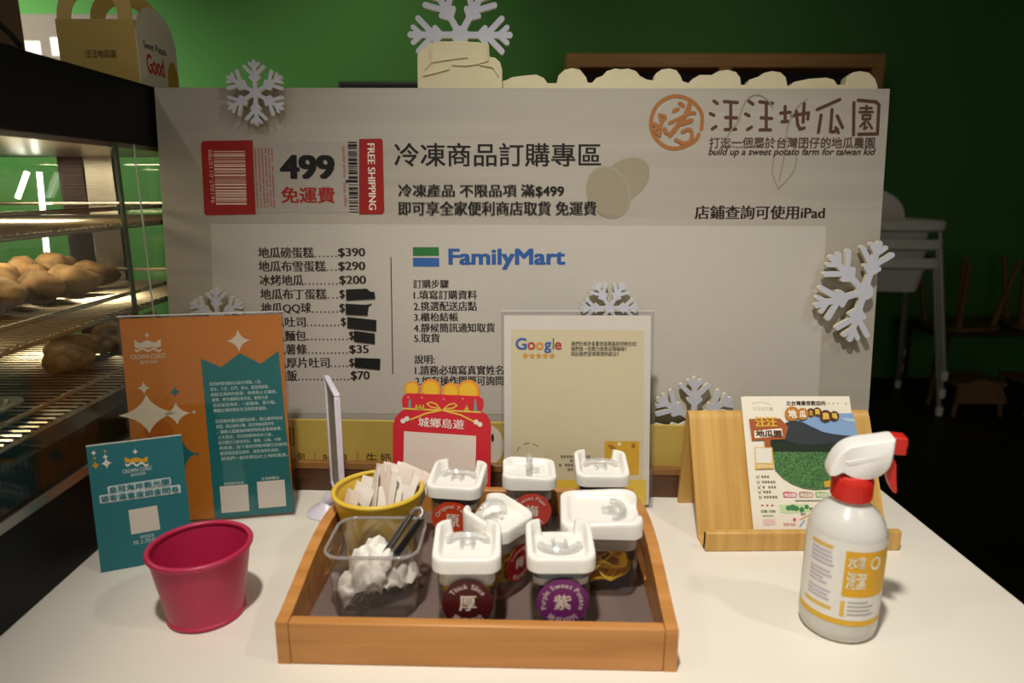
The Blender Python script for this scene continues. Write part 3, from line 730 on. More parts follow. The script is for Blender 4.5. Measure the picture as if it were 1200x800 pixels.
def crown(P, mb, x0, y0, x1, y1, l, tip=True):
    W_ = x1-x0; Hh_ = y1-y0; T = lambda u_, v_: (x0+u_*W_, y0+v_*Hh_)
    P.poly(mb, [T(0, .0), T(.05, .03), T(.22, .3), T(.38, .12), T(.5, -.02), T(.62, .1), T(.78, .25), T(.95, -.06), T(1, -.1), T(1, .58), T(.85, .7), T(.68, .6), T(.5, .72), T(.33, .64), T(.17, .76), T(.03, .68)], l)
def crownwave(P, mb, x0, y0, x1, y1, l):
    W_ = x1-x0; Hh_ = y1-y0; top = []; bot = []
    for i in range(25):
        t = i/24; v_ = .5+.35*math.sin(t*math.pi*5); top.append((x0+t*W_, y0+v_*Hh_-1.3)); bot.append((x0+t*W_, y0+v_*Hh_+1.3))
    P.poly(mb, top+bot[::-1], l)
F('crown_emblem', cream, lambda m: (crown(os_, m, 157.3, 398.5, 188.5, 411, 1), crownwave(os_, m, 158, 407.5, 189, 411.8, 1), m.flat(star4(*os_.px(172.3, 392.5), .0032, .0038), os_.z(1)), None)[-1])
F('lettering', cream, lambda m: put(m, 'CROWN COAST', os_.box((153.5, 414.6, 194.5, 420.2)), os_.z(1), .03, 0))
F('lettering', cream, lambda m: put(m, '皇冠海岸', os_.box((164, 421.5, 184.5, 426.2)), os_.z(1)))
body_lines = ['皇冠海岸觀光圈由北北基合作推動，八里、', '淡水、三芝、石門、金山、萬里到基隆，', '串起北海岸的美景、美食與人文風情，', '遊程、伴手禮與在地文化，歡迎大家', '走訪皇冠海岸，一起看海、賞夕陽，', '體驗在地的美好生活與四季風景。', '', '皇冠海岸觀光圈的店家，用心款待每位', '遊客，從山海到小鎮，用在地食材與手作', '，讓旅人認識海岸線的特色產業與故事，', '人文歷史、自然景觀與美食之旅，', '結合觀光工廠與老街，漫遊、山海、小鎮', '與漁港，留下美好回憶與難忘的旅程，', '歡迎再訪皇冠海岸，感受海岸的美好，', '與我們一起珍惜這片土地的風景。']
for k, t in enumerate(body_lines):
    if not t: continue
    f0 = k/14.0; y = 449+f0*(536-449); x0 = 245.5+f0*13.5; dx = 76+f0*6.5
    F('text_line', '#b9cfc4', lambda m: put(m, t, (lambda b: (os_.px(x0, y)[0], os_.px(x0+dx/2, y-.085*dx/2+4.3)[1], os_.px(x0+dx*(.8+.2*((k*7) % 5)/4), y-4)[0], os_.px(x0+dx/2, y-.085*dx/2-.0)[1]))(0), os_.z(2), .03))
for b in ((257.5, 568, 292.5, 600), (301, 562.5, 335.5, 594.5)):
    F('blank_square', '#cfc6b8', lambda m: os_.poly(m, [(b[0], b[1]+1.6), (b[2]-2, b[1]-1), (b[2], b[3]-2), (b[0]+2.4, b[3]+.8)], 2))
F('lettering', '#d5dcd0', lambda m: put(m, '皇冠海岸官網', os_.box((262.5, 564.3, 285.5, 567.6)), os_.z(2)))
F('lettering', '#d5dcd0', lambda m: put(m, '北海岸觀光', os_.box((306, 558, 327.5, 561.6)), os_.z(2)))
# ================================================================ TEAL SIGN
ts = Panel((-.453, .6968, .0005), (.0853, .0335, 0), R(6), 'teal_sign', 'small teal card leaning beside the pink bucket at left', 'sign')
TW, TH = .0945, .1465
tp = MB().box(-.0005, TW, 0, TH, -.003, 0).build('card', mat('teal_print', '#186b72', .5, vary=.02), ts.root)
MB().box(-.0005, TW, TH-.0012, TH, -.0031, .0003).build('top_edge', mat('card_edge', '#d9d2c4', .6), ts.root)
Mi = ts.M.inverted()
mb = MB(); bkv = Vector((-ts.u.y, ts.u.x, 0))
c = [ts.o+ts.u*u_+bkv*b+Vector((0, 0, z)) for u_ in (.035, .06) for b, z in ((.002, 0), (.045, 0), (.043, .002), (.012, .10), (.0115, .095))]
mb.rings([[Mi @ p for p in c[:5]], [Mi @ p for p in c[5:]]], True, True, True); mb.build('strut', mat('grey_card', '#8d887f', .8), ts.root)
F = lambda name, col, fn: fitlabel(ts, name, col, fn, tp)
F('crown_emblem', '#d29a1d', lambda m: crown(ts, m, 146, 535.5, 173, 544, 1))
F('crown_wave', '#d8d6cc', lambda m: (crownwave(ts, m, 147, 541, 174, 546, 1), m.flat(star4(*ts.px(158.5, 529), .003, .0036), ts.z(1)), None)[-1])
F('lettering', '#c3d2cd', lambda m: put(m, 'CROWN COAST', ts.box((143.5, 547.8, 179, 552.4)), ts.z(1), .03))
F('lettering', '#c3d2cd', lambda m: put(m, '皇冠海岸', ts.box((153, 553.2, 171, 557)), ts.z(1)))
F('star_print', '#d8d6cc', lambda m: (m.flat(star4(*ts.px(109.8, 530.5), .0028, .0034), ts.z(1)), m.flat(star4(*ts.px(123.5, 535), .003, .0036), ts.z(1)), m.flat(star4(*ts.px(124.8, 542.5), .0055, .0062), ts.z(1)), None)[-1])
F('star_print', '#c09022', lambda m: (m.flat(star4(*ts.px(112, 545), .0045, .0052), ts.z(1)), m.flat(star4(*ts.px(123.2, 528.5), .002, .0024), ts.z(1)), m.flat(star4(*ts.px(111, 536.5), .002, .0024), ts.z(1)), None)[-1])
l1 = (127.5, 561, 198.5, 574); l2 = (118, 570.5, 210, 586)
def plates(m):
    for b, n in (((127.5, 563.5, 199, 573.5), 7), ((118, 573, 210.5, 584), 9)):
        for i in range(n):
            x = b[0]+(b[2]-b[0])*i/n; s_ = (b[2]-b[0])/n; yy = b[1]+(n-1-2*i)/(n-1)*(4.6 if n == 7 else 5.6)
            u0, v0 = ts.px(x-.6, yy+11 if n == 7 else yy+11.5); u1, v1 = ts.px(x+s_+.6, yy-.2)
            m.flat([(u0+p[0]+(u1-u0)/2, v0+p[1]+(v1-v0)/2) for p in rrect(u1-u0, v1-v0, .0014, 3)], ts.z(1)+i*.00002)
F('headline_outline', '#c4d0cc', plates)
def hl(m):
    for body, b, n in (('皇冠海岸觀光圈', (127.5, 563.5, 199, 573.5), 7), ('遊客滿意度調查問卷', (118, 573, 210.5, 584), 9)):
        for i, ch in enumerate(body):
            x = b[0]+(b[2]-b[0])*i/n; s_ = (b[2]-b[0])/n; yy = b[1]+(n-1-2*i)/(n-1)*(4.6 if n == 7 else 5.6)
            u0, v0 = ts.px(x+.8, yy+9.6); u1, v1 = ts.px(x+s_-.8, yy+1.2); put(m, ch, (u0, v0, u1, v1), ts.z(2)+.0003, .05, .03)
F('headline', '#1d7078', hl)
F('blank_square', '#cfc6b8', lambda m: ts.poly(m, [(150.5, 597.5), (184, 591.8), (188, 620), (154, 626)], 1))
F('lettering', '#b9cbc8', lambda m: put(m, '掃描填寫', ts.box((164, 625.5, 181, 630)), ts.z(1)))
F('lettering', '#b9cbc8', lambda m: put(m, '線上問卷', ts.box((156, 631, 184, 636)), ts.z(1)))
# ================================================================ REVIEW SIGN
gs = Panel((-.0011, .8504, .0025), (.2001, -.0025, 0), R(9.5), 'review_sign', 'cream review sign with five small stars in a clear acrylic stand behind the jars', 'sign')
GW, GH = .1975, .2605
acrylic_holder(gs, GW, GH, foot=.0)
gp = MB().box(.001, GW-.001, .002, GH-.003, -.0025, -.0005).build('printed_sheet', mat('review_paper', '#d8cfbe', .55, vary=.02), gs.root)
F = lambda name, col, fn: fitlabel(gs, name, col, fn, gp)
F('printed_field', '#d3c69f', lambda m: gs.poly(m, [(599.5, 386), (754, 387), (753.5, 590), (600.5, 590)], 1))
def goog(m_, ch, b): put(m_, ch, gs.box(b), gs.z(3), .035, .02)
for ch, col, b in (('G', '#3a5aa0', (604.2, 395.8, 617.2, 409.4)), ('o', '#b0362c', (618.2, 400.6, 627.2, 409.6)), ('o', '#cf8f2c', (628.2, 400.6, 636.9, 409.6)), ('g', '#3a5aa0', (637.6, 400.6, 646, 413.2)), ('l', '#2f7a45', (647.6, 396, 649.2, 409.2)), ('e', '#b0362c', (650, 400.6, 658, 409.4))):
    F('letter', col, lambda m: goog(m, ch, b))
F('star_row', '#c98f2b', lambda m: [m.flat(star5(*gs.px(615.8+7.8*i, 416.6), .0043), gs.z(3)) for i in range(5)])
for t, b in (('我們仍有許多要改善與進步的地方式!', (669.3, 399.8, 746, 405.2)), ('我們進一直努力改善這個場域!!', (669.3, 405.8, 733.8, 411)), ('因此我們更需要您的建言!!', (669.3, 411.8, 725, 416.8))):
    F('text_line', '#463c30', lambda m: put(m, t, gs.box(b), gs.z(3), .03))
F('yellow_band', '#d3b13c', lambda m: gs.poly(m, [(600.5, 562), (757, 562), (757, 592), (600.5, 592)], 2))
F('printed_picture', '#c89a27', lambda m: gs.poly(m, [(708.5, 516.8), (749, 516.6), (748.5, 556), (708.5, 556)], 2))
F('printed_picture', '#9c6a1c', lambda m: (gs.poly(m, ellip(717, 523.5, 5, 2.2, 25), 3), gs.poly(m, ellip(742, 522, 2.5, 3, 0), 3), None)[-1])
F('printed_dot', '#ddd2b8', lambda m: gs.poly(m, circ(725.5, 520, 2.2, 14), 3))
def seal(m):
    for a0 in (200, 245, 290, 20, 60, 100, 140):
        q = [(620+15*math.cos(R(a0+k*5)), 533+14*math.sin(R(a0+k*5))) for k in range(6)]
        gs.strokes(m, q, .0011, 2)
F('printed_seal', '#8c8063', seal)
def small(m):
    for k, (x0, x1, y) in enumerate(((657, 690, 533), (668, 690, 538), (655, 690, 543), (665, 690, 548))): gs.dashes(m, (x0, y, x1, y+3.2), 2, False, k)
F('small_print', '#6a5f4c', small)
# ================================================================ RED POUCH SIGN
rs = Panel((-.146, .846, .0005), (math.cos(R(11)), -math.sin(R(11)), 0), R(10), 'pouch_sign', 'red sign cut like a tied pouch of gold coins, behind the yellow bucket', 'sign')
m_red = mat('pouch_red', '#c21f2b', .5, vary=.02)
rs.face = 0
bodyp = [(459, 640), (460.5, 500), (463, 489), (470, 481.5), (474, 479.5), (471.5, 476), (470.8, 468), (473, 463), (477.5, 460.5), (560, 464), (565.5, 467.5), (566.3, 476), (564, 482.5), (568.5, 485), (573.3, 491), (575, 499), (573, 640)]
def zlim(P, pts): return [(u_, max(0, v_)) for u_, v_ in P.pxs(pts)]
rb = MB().prism(zlim(rs, bodyp), -.003, 0).build('pouch_card', m_red, rs.root, smooth=0)
F = lambda name, col, fn: fitlabel(rs, name, col, fn, rb)
# gold coins rise behind the pouch edge
coins = MB()
for k, (cx, cy, r_) in enumerate(((482.5, 456, 9), (504.5, 456.5, 12), (528, 459, 10.3), (548.5, 459, 13.5))):
    u_, v_ = rs.px(cx, cy); e = rs.px(cx+r_, cy)[0]-u_
    coins = MB().prism(circ(u_, v_, e, 28), -.0034-.0001*k, -.0006-.0002*k); c_ = coins.build('coin', mat('coin_rim', '#d8862a', .5), rb, smooth=0)
    mb = MB().flat(circ(u_, v_, e*.78, 24), -.0005-.0002*k+.0002); mb.build('coin_face', ink('#d9a92e'), rb, smooth=0)
F('cord_print', '#d9ad4a', lambda m: (rs.strokes(m, [(473, 478.5), (517, 480.5)], .0022, 1), rs.strokes(m, [(519, 480.5), (563, 482.8)], .0022, 1), rs.strokes(m, [(517, 480.5), (500, 484), (481, 491.5)], .0022, 1), rs.strokes(m, [(519, 480.5), (540, 486), (557, 494.5)], .0022, 1),
   rs.strokes(m, [(516, 479), (511, 473), (505, 471), (500.5, 473), (505, 476.5), (516, 479)], .0018, 1), rs.strokes(m, [(520, 479), (526, 474), (532, 472.3), (535.5, 475), (531, 478), (520, 479)], .0018, 1), None)[-1])
for pr2 in (((472.5, 493), (477, 490.5)), ((558, 494.3), (562.5, 497))): F('tassel_print', '#dcd2c4', lambda m: [rs.poly(m, circ(x, y, 3, 12), 2) for x, y in pr2])
F('skyline_print', '#b8a23c', lambda m: (rs.poly(m, [(486.5, 479.5), (487, 474), (489, 474), (489.5, 477), (491, 477), (491.3, 474), (493, 474), (493.4, 477), (495, 477), (495.4, 474), (497, 474.2), (497.4, 480)], 1), None)[-1])
F('pagoda_print', '#b8a23c', lambda m: (rs.poly(m, [(543, 481.8), (546.5, 476), (547, 472.5), (547.8, 476), (550.5, 482)], 1), None)[-1])
F('tower_print', '#5d8f86', lambda m: (rs.poly(m, [(555, 482.3), (556, 470), (557, 465.5), (558.2, 470), (559.3, 482.5)], 1), None)[-1])
F('tower_print', '#5d8f86', lambda m: (rs.poly(m, [(478.6, 477.5), (479, 469), (480.5, 467), (481.8, 469), (481.8, 477.7)], 1), None)[-1])
F('sparkle_print', '#e0808c', lambda m: [m.flat(star4(*rs.px(x, y), .002, .002, .2), rs.z(1)) for x, y in ((478.3, 465.3), (494.5, 465.6), (520, 467.5), (542.5, 467))])
F('lettering', '#dccfc4', lambda m: put(m, '城鄉島遊', (rs.px(490, 500)[0], rs.px(516, 501.2)[1], rs.px(544, 500)[0], rs.px(516, 490)[1]), rs.z(1), .04))
F('blank_square', '#d6c6b8', lambda m: m.flat(zlim(rs, [(473.5, 505), (558, 510.5), (556.5, 600), (472, 600)]), rs.z(1)))
Mi = rs.M.inverted(); bkv = Vector((-rs.u.y, rs.u.x, 0)); mb = MB()
c = [rs.o+rs.u*u_+bkv*b+Vector((0, 0, z-.0005)) for u_ in (.045, .08) for b, z in ((.004, 0), (.030, 0), (.030, .002), (.016, .06), (.014, .06))]
mb.rings([[Mi @ p for p in c[:5]], [Mi @ p for p in c[5:]]], True, True, True); mb.build('strut', MATS['grey_card'], rs.root)
# ================================================================ WHITE UPRIGHT HOLDER SEEN EDGE-ON
m_lil = mat('white_plastic', '#d9d3de', .35, sub=.0)
hd = thing('table_card_holder', 'white upright card holder on a round foot, seen edge-on beside the orange sign', 'card holder', (-.236, .842, 0))
MB().lathe([(.027, 0), (.027, .002), (.022, .006), (.010, .012), (.006, .020)], 40).build('round_foot', m_lil, hd, smooth=40)
pv = Vector((.035, -.088, 0)).normalized(); nv = Vector((pv.y, -pv.x, 0)); cc = Vector((.018, -.010, 0))
M = Matrix(((pv.x, 0, nv.x, cc.x), (pv.y, 0, nv.y, cc.y), (0, 1, 0, 0), (0, 0, 0, 1)))
Hw = .047
fr = MB()
for (x0, x1, y0, y1) in ((-Hw, Hw, .026, .032), (-Hw, -Hw+.006, .032, .176), (Hw-.006, Hw, .032, .176), (-Hw, Hw, .176, .180)): fr.box(x0, x1, y0, y1, -.0035, .0035, M)
fr.build('frame', m_lil, hd, bevel=.001)
MB().box(-Hw+.006, Hw-.006, .032, .176, -.001, .001, M).build('card_insert', mat('lavender_card', '#8d8478', .6), hd)
MB().tube([(0, 0, .016), (.004, -.003, .022), (.018, -.010, .030)], [.008, .008, .006], 12).build('neck', m_lil, hd)
# ================================================================ TRAY
m_tray = wood('tray_wood', '#ac7233', '#c4884a', .4, (3, 40, 40), .04)
m_liner = mat('tray_liner', '#6e5c54', .55, vary=.05, scale=20)
ta = math.atan2(-.0153, .3597)
tr = thing('serving_tray', 'brown wooden tray with handle slots holding the jars and buckets', 'tray', (-.2061, .5436, 0), ta)
TW_, TD, T = .3600, .290, .0115
MB().box(T, TW_-T, 0, T, 0, .0425).build('front_side', m_tray, tr, bevel=.0015)
MB().box(T, TW_-T, TD-T, TD, 0, .0425).build('back_side', m_tray, tr, bevel=.0015)
def trayside(x0):
    N = 40; top = []; 
    for i in range(N+1):
        t = i/N; y = TD*t; top.append((y, .0425+.026*math.sin(math.pi*t)**1.3))
    slot = [( TD/2+.040*(abs(math.cos(a))**.6)*(1 if math.cos(a) > 0 else -1), .030+.011*(abs(math.sin(a))**.8)*(1 if math.sin(a) > 0 else -1)) for a in [2*math.pi*i/48 for i in range(48)]]
    # outline with a slot: build as two halves split at slot height
    up = []; lo = []
    s_up = sorted([p for p in slot if p[1] >= .030-1e-9]); s_lo = sorted([p for p in slot if p[1] <= .030+1e-9])
    up = [(0, .030)]+s_up+[(TD, .030)]+top[::-1]
    lo = [(0, 0), (TD, 0), (TD, .030)]+s_lo[::-1]+[(0, .030)]
    M = Matrix(((0, 0, 1, x0), (1, 0, 0, 0), (0, 1, 0, 0), (0, 0, 0, 1)))
    mb = MB(); mb.prism(up, 0, T, M); mb.prism(lo, 0, T, M)
    return mb
for x0 in (0, TW_-T): trayside(x0).build('handle_side', m_tray, tr, smooth=30)
MB().box(T, TW_-T, T, TD-T, .004, .012).build('tray_bottom', m_liner, tr)
# ================================================================ BUCKETS
def bucket(name, label, loc, h_, r0, r1, m, rim=.0028):
    t = thing(name, label, 'bucket', loc)
    p = [(r0-.003, .0), (r0, .001), (r0+.0012, .002), (r0+.0012, .0045), (r0+.0003, .0055)]
    for i in range(1, 9): p.append((r0+(r1-r0)*i/8*1.0, .0055+(h_-.0055-.004)*i/8))
    p += [(r1+.0002, h_-.004)]
    inner = [(r1-.0022, h_-.003)]+[(r0-.0012+(r1-r0)*i/8, .0055+(h_-.0055-.004)*i/8) for i in range(8, 0, -1)]+[(r0-.001, .003), (.001, .003)]
    MB().lathe(p+inner, 64, True, True).build('bucket_body', m, t, smooth=40)
    MB().tube([(r1*math.cos(2*math.pi*i/64), r1*math.sin(2*math.pi*i/64), h_-.002) for i in range(64)], rim, 10, True).build('rolled_rim', m, t, smooth=60)
    return t
m_pink = mat('pink_enamel', '#b5234a', .38, vary=.03)
m_yb = mat('yellow_enamel', '#d6b236', .4, vary=.03)
bucket('pink_bucket', 'empty crimson pink bucket standing on the counter at left', (-.304, .6235, 0), .0765, .0365, .0475, m_pink)
bucket('yellow_bucket', 'yellow bucket of white paper packets at the back of the tray', (-.1435, .722, .012), .078, .037, .0495, m_yb)
m_paper = mat('packet_paper', '#e3dacf', .7, vary=.03, bump=.15, scale=80)
m_paper2 = mat('packet_paper_warm', '#ddcbbd', .7, vary=.03, bump=.15, scale=80)
rd = random.Random(6)
def packet(w_, h_):
    mb = MB(); N = 5; rings = []
    for k in range(N+1):
        y = h_*k/N; th = .0012+.0022*math.sin(math.pi*k/N)
        rings.append([(-w_/2, y, -.0003), (-w_/4, y, -th*.8), (0, y, -th), (w_/4, y, -th*.8), (w_/2, y, -.0003), (w_/2, y, .0003), (w_/4, y, th*.8), (0, y, th), (-w_/4, y, th*.8), (-w_/2, y, .0003)])
    return mb.rings(rings)
# packets: five low ones lying in the left half and eight upright fanned ones at right
lay = []
for i in range(7):
    lay.append((-.180+.0085*i, .722+.014*((i*37) % 5-2)/2, .052+.0015*(i % 3), R(66), R(-6+4*((i*3) % 4-1)), R(-55+8*i), .038))
for i in range(10):
    lay.append((-.150+.0036*i, .722+.006*((i*5) % 3-1), .060+.002*(i % 3), R(78-2.0*i), R(-26+6.5*i), R(-70+9*i), .050))
for i, (x, y, z, rx, ry, rz, hh) in enumerate(lay):
    o = packet(.036, hh).build('paper_packet', m_paper if i % 3 else m_paper2, smooth=60)
    o.location = (x, y, z); o.rotation_euler = (rx, ry, rz)
    if i < 7: tag(o, 'white paper packet lying low in the left half of the yellow bucket', 'paper packet', 'low packets in the yellow bucket')
    else: tag(o, 'white paper packet standing up in the right half of the yellow bucket', 'paper packet', 'upright packets in the yellow bucket')
# ================================================================ CLEAR BIN, NAPKINS, TONGS
m_bin = clear('bin_plastic', (.90, .88, .86, 1), .05, 1.6, 1.5, milky=.05, mcol=rgb('#cfc9c4'))
bn = thing('clear_bin', 'open clear plastic bin with tongs and crumpled napkins in the tray', 'bin', (-.128, .6275, .0122), R(-1))
def rr3(s0, s1, r_, z, k=6): return [(x, y, z) for x, y in rrect(s0, s1, r_, k)]
out = [rr3(.076, .066, .012, 0), rr3(.080, .070, .014, .002), rr3(.090, .080, .018, .066), rr3(.0935, .0835, .019, .0665), rr3(.0935, .0835, .019, .0695), rr3(.0885, .0785, .017, .0695), rr3(.0775, .0675, .0125, .004), rr3(.07, .06, .010, .003)]
MB().rings(out, True, True, True).build('bin_body', m_bin, bn, smooth=40)
MB().tube([(x, y, .068) for x, y in rrect(.091, .081, .018, 6)], .0017, 8, True).build('bin_rim', clear('bin_rim_plastic', (.92, .92, .93, 1), .08, 3, 1.5, milky=.35, mcol=rgb('#d5d0cc')), bn, smooth=60)
m_nap = mat('napkin_paper', '#e6e0d6', .8, vary=.02)
def crumple(seed, sx, sy, amp):
    N = 22; vs = []; fs = []
    for j in range(N+1):
        for i in range(N+1):
            u_, v_ = i/N-.5, j/N-.5; q = Vector((u_*3.2+seed*3.3, v_*3.2, seed))
            z = amp*(.55*(1-3.2*(u_*u_+v_*v_))+.55*noise.noise(q*.55)+.38*abs(noise.noise(q*1.2))+.10*noise.noise(q*3))
            vs.append((u_*sx*(1-.25*abs(v_))+.006*noise.noise(q+Vector((9, 0, 0))), v_*sy*(1-.25*abs(u_))+.006*noise.noise(q+Vector((0, 9, 0))), z))
    for j in range(N):
        for i in range(N): a = j*(N+1)+i; fs.append((a, a+1, a+N+2, a+N+1))
    return MB().add(vs, fs)
for i, (x, y, z, s_, lab) in enumerate(((-.142, .623, .038, 1, 'crumpled white napkin at the front left of the clear bin'), (-.116, .634, .037, 2, 'crumpled white napkin under the tongs at the right of the clear bin'), (-.134, .641, .039, 3, 'crumpled white napkin at the back of the clear bin'))):
    o = crumple(s_, .055, .047, .036).build('crumpled_napkin', m_nap, smooth=60)
    sm = o.modifiers.new('thick', 'SOLIDIFY'); sm.thickness = .0004
    o.location = (x, y, z); o.rotation_euler = (R(14), R((-12, 10, 6)[i]), R(i*50)); tag(o, lab, 'napkin')
tg = thing('serving_tongs', 'dark metal tongs leaning in the clear bin', 'tongs', (0, 0, 0))
m_tong = mat('tong_steel', '#4a4a4c', .25, metal=.9)
def arm(a, b, wv, name):
    a, b, wv = Vector(a), Vector(b), Vector(wv).normalized(); d = (b-a).normalized(); n = d.cross(wv).normalized(); L = (b-a).length
    rings = []
    for t, ww in ((0, .0032), (.08, .0042), (.3, .0052), (.7, .0056), (1, .0050)):
        c = a+d*L*t
        rings.append([c+wv*ww-n*.0, c+wv*ww*.6+n*.0024, c-wv*ww*.6+n*.0024, c-wv*ww, c-wv*ww*.6+n*.0010, c+wv*ww*.6+n*.0010])
    ob = MB().rings(rings).build(name, m_tong, tg, smooth=50)
    mb = MB()
    for k in range(7):
        c = a+d*(.006+.0045*k)+n*.0026
        M = Matrix(((d.x, wv.x, n.x, c.x), (d.y, wv.y, n.y, c.y), (d.z, wv.z, n.z, c.z), (0, 0, 0, 1)))
        mb.box(-.0011, .0011, -.0036, .0036, -.001, .0012, M)
    mb.build('gripping_ridges', mat('bright_steel', '#b5b3af', .3, metal=1), ob)
A0, A1 = Vector((-.150, .600, .024)), Vector((-.0965, .650, .093))
arm(A0, A1, (.75, -.55, .25), 'tong_arm')
arm(A0+Vector((.006, -.004, -.006)), A1+Vector((.011, -.005, -.002)), (.75, -.55, .25), 'tong_arm')
q0, q1 = A1+Vector((0, 0, .001)), A1+Vector((.011, -.005, -.001)); dd = (A1-A0).normalized()
MB().tube([q0, q0+dd*.006+(q1-q0)*.1, q0+dd*.009+(q1-q0)*.5, q1+dd*.006-(q1-q0)*.1, q1], .0022, 8).build('tong_hinge', mat('bright_steel', '#b5b3af', .3, metal=1), tg)
# ================================================================ JARS
m_jar = clear('jar_plastic', (.95, .94, .93, 1), .03, 1.0, 1.45)
m_handle = clear('handle_plastic', (.97, .97, .97, 1), .08, 4.5, 1.5, milky=.22, mcol=rgb('#f0eee9'))
m_lid = mat('lid_white', '#e9e5dc', .32, vary=.01, sub=.0)
m_collar = clear('collar_plastic', (.9, .9, .9, 1), .2, .6, 1.4, milky=.9, mcol=rgb('#e6e2d8'))
m_gask = mat('gasket_grey', '#55606c', .5)
JZ = .0123
def superpt(w_, d_, r_, k=8):
    c = rrect(w_, d_, r_, k); out = []
    for i, p in enumerate(c):
        n = c[(i+1) % len(c)]; L = math.hypot(n[0]-p[0], n[1]-p[1]); m = max(1, int(L/.0012))
        for j in range(m): out.append((p[0]+(n[0]-p[0])*j/m, p[1]+(n[1]-p[1])*j/m))
    return out
def lid_mesh(w_, d_, r_, notch=True, lip=.0082):
    mb = MB(); rings = []
    base = superpt(w_, d_, r_)
    hb = .0095
    def top(x, y, s_):
        yy = y/(d_/2)
        rise = .0045+lip*min(1, max(0, (yy+.75)/1.25))
        q = min(1, max(0, (s_-.70)/.14)); q = q*q*(3-2*q)
        z = hb+rise*q
        if notch and yy > .55 and abs(x) < w_*.27:
            e = min(1, max(0, (w_*.27-abs(x))/(w_*.02))); z = z*(1-e)+(hb-.0015)*e
        return z
    rings.append([(x*1.0, y*1.0, .0) for x, y in base])
    rings.append([(x*1.0, y*1.0, .003) for x, y in base])
    rings.append([(x*1.0, y*1.0, max(.004, top(x, y, 1)-.0045)) for x, y in base])
    for s_, dz in ((.993, .0020), (.98, .0008), (.955, .0), (.92, 0), (.88, 0), (.84, 0), (.80, 0), (.76, 0), (.72, 0), (.68, 0), (.4, 0), (.02, 0)):
        rings.append([(x*s_, y*s_, top(x*s_, y*s_, s_)-dz) for x, y in base])
    mb.rings(rings, True, True, True)
    return mb
def arch_pts(r_, n=16): return [(r_*math.cos(math.pi*i/n), r_*.9*math.sin(math.pi*i/n), 0) for i in range(n+1)]
def jar(label, loc, rz, w_=.064, d_=.064, hgt=.0672, handle='flat', gasket=False, stick=None, hx=0, hy=.004, hrot=0, lrot=0, lip=.0082, group='clear jars with white flip lids'):
    t = thing('storage_jar', label, 'jar', (loc[0], loc[1], JZ), rz, group)
    bw, bdp = w_-.007, d_-.007; r_ = .013
    def rg(s_, z, rr_=r_): return [(x, y, z) for x, y in rrect(bw-s_, bdp-s_, rr_, 6)]
    body = [rg(.010, 0), rg(.006, .0015), rg(.005, .004), rg(.0, hgt), rg(.003, hgt), rg(.0085, .005), rg(.014, .004)]
    MB().rings(body, True, True, True).build('jar_body', m_jar, t, smooth=40)
    ld = lid_mesh(w_, d_, .0135, True, lip).build('lid', m_lid, t, smooth=50); ld.location = (0, 0, hgt+.0006); ld.rotation_euler = (0, 0, R(lrot))
    cl = MB().rings([rg(.0045, hgt-.0150, .011), rg(.0045, hgt+.0004, .011)], True, True, True).build('lid_collar', m_collar, t, smooth=40)
    if gasket: MB().rings([rg(.0042, hgt-.0085, .011), rg(.0034, hgt-.007, .011), rg(.0034, hgt-.002, .011), rg(.0042, hgt-.0005, .011)], True, True, True).build('gasket', m_gask, t, smooth=40)
    # flip handle
    hz = hgt+.0006+.0105
    r0 = .0185
    if handle == 'flat':
        path = [(p[0]+hx, p[1]*.75+hy, hz+.0028) for p in arch_pts(r0)]
        prong = [(-.0052, hy+.006), (.0052, hy+.006)]; pd = -.016
    elif handle == 'front':
        path = [(p[0]+hx, -p[1]*.75+hy, hz+.0028) for p in arch_pts(r0)]
        prong = [(-.0060, hy-.004), (.0060, hy-.004)]; pd = .014
    else:
        ca, sa = math.cos(R(hrot)), math.sin(R(hrot))
        path = [(p[0]*ca+hx, p[0]*sa+hy, hz+p[1]*1.12) for p in arch_pts(r0*.92)]
        prong = [(-.0045+hx, hy), (.0045+hx, hy)]; pd = -.012
    H = MB().tube(path, [.0026]+[.0036]*(len(path)-2)+[.0026], 10)
    H.build('flip_handle', m_handle, t, smooth=60).rotation_euler = (0, 0, R(lrot))
    hb_ = MB()
    for x, y in prong: hb_.box(x-.0016, x+.0016, min(y, y+pd), max(y, y+pd), hz-.0012, hz+.0028)
    hb_.box(-.0075+hx, .0075+hx, hy-.003, hy+.003, hz-.0012, hz+.0030)
    hb_.build('handle_pivot', m_handle, t, bevel=.0008).rotation_euler = (0, 0, R(lrot))
    if stick:
        col, big, up, dn, sr, sx, sz = stick
        M = Matrix(((1, 0, 0, sx), (0, 0, -1, -(bdp/2)-.0006), (0, 1, 0, sz), (0, 0, 0, 1)))
        tilt = math.atan2(.0025, hgt)
        st = MB().prism(circ(0, 0, sr, 40), -.0004, 0).build('sticker', ink(col, .4), t, smooth=30); st.matrix_local = M @ Matrix.Rotation(tilt*.9, 4, 'X')
        mb = MB(); z = .0003
        if big: put(mb, big, (-sr*.34, -sr*.32, sr*.34, sr*.34), z, .05, .03)
        if up: arc_text(mb, up, sr*.76, sr*.30, 90, z)
        if dn: arc_text(mb, dn, sr*.76, sr*.30, 270, z, below=True)
        mb.build('lettering', ink('#e0cdbf'), st, smooth=0)
    return t
m_chipy = mat('chip_yellow', '#f2c738', .5, vary=.15, scale=60)
m_chipo = mat('chip_amber', '#d8932e', .45, vary=.2, scale=60)
m_chipd = mat('chip_brown', '#6a3a24', .5, vary=.2, scale=60)
m_chipp = mat('chip_purple', '#4b3a5c', .5, vary=.2, scale=60)
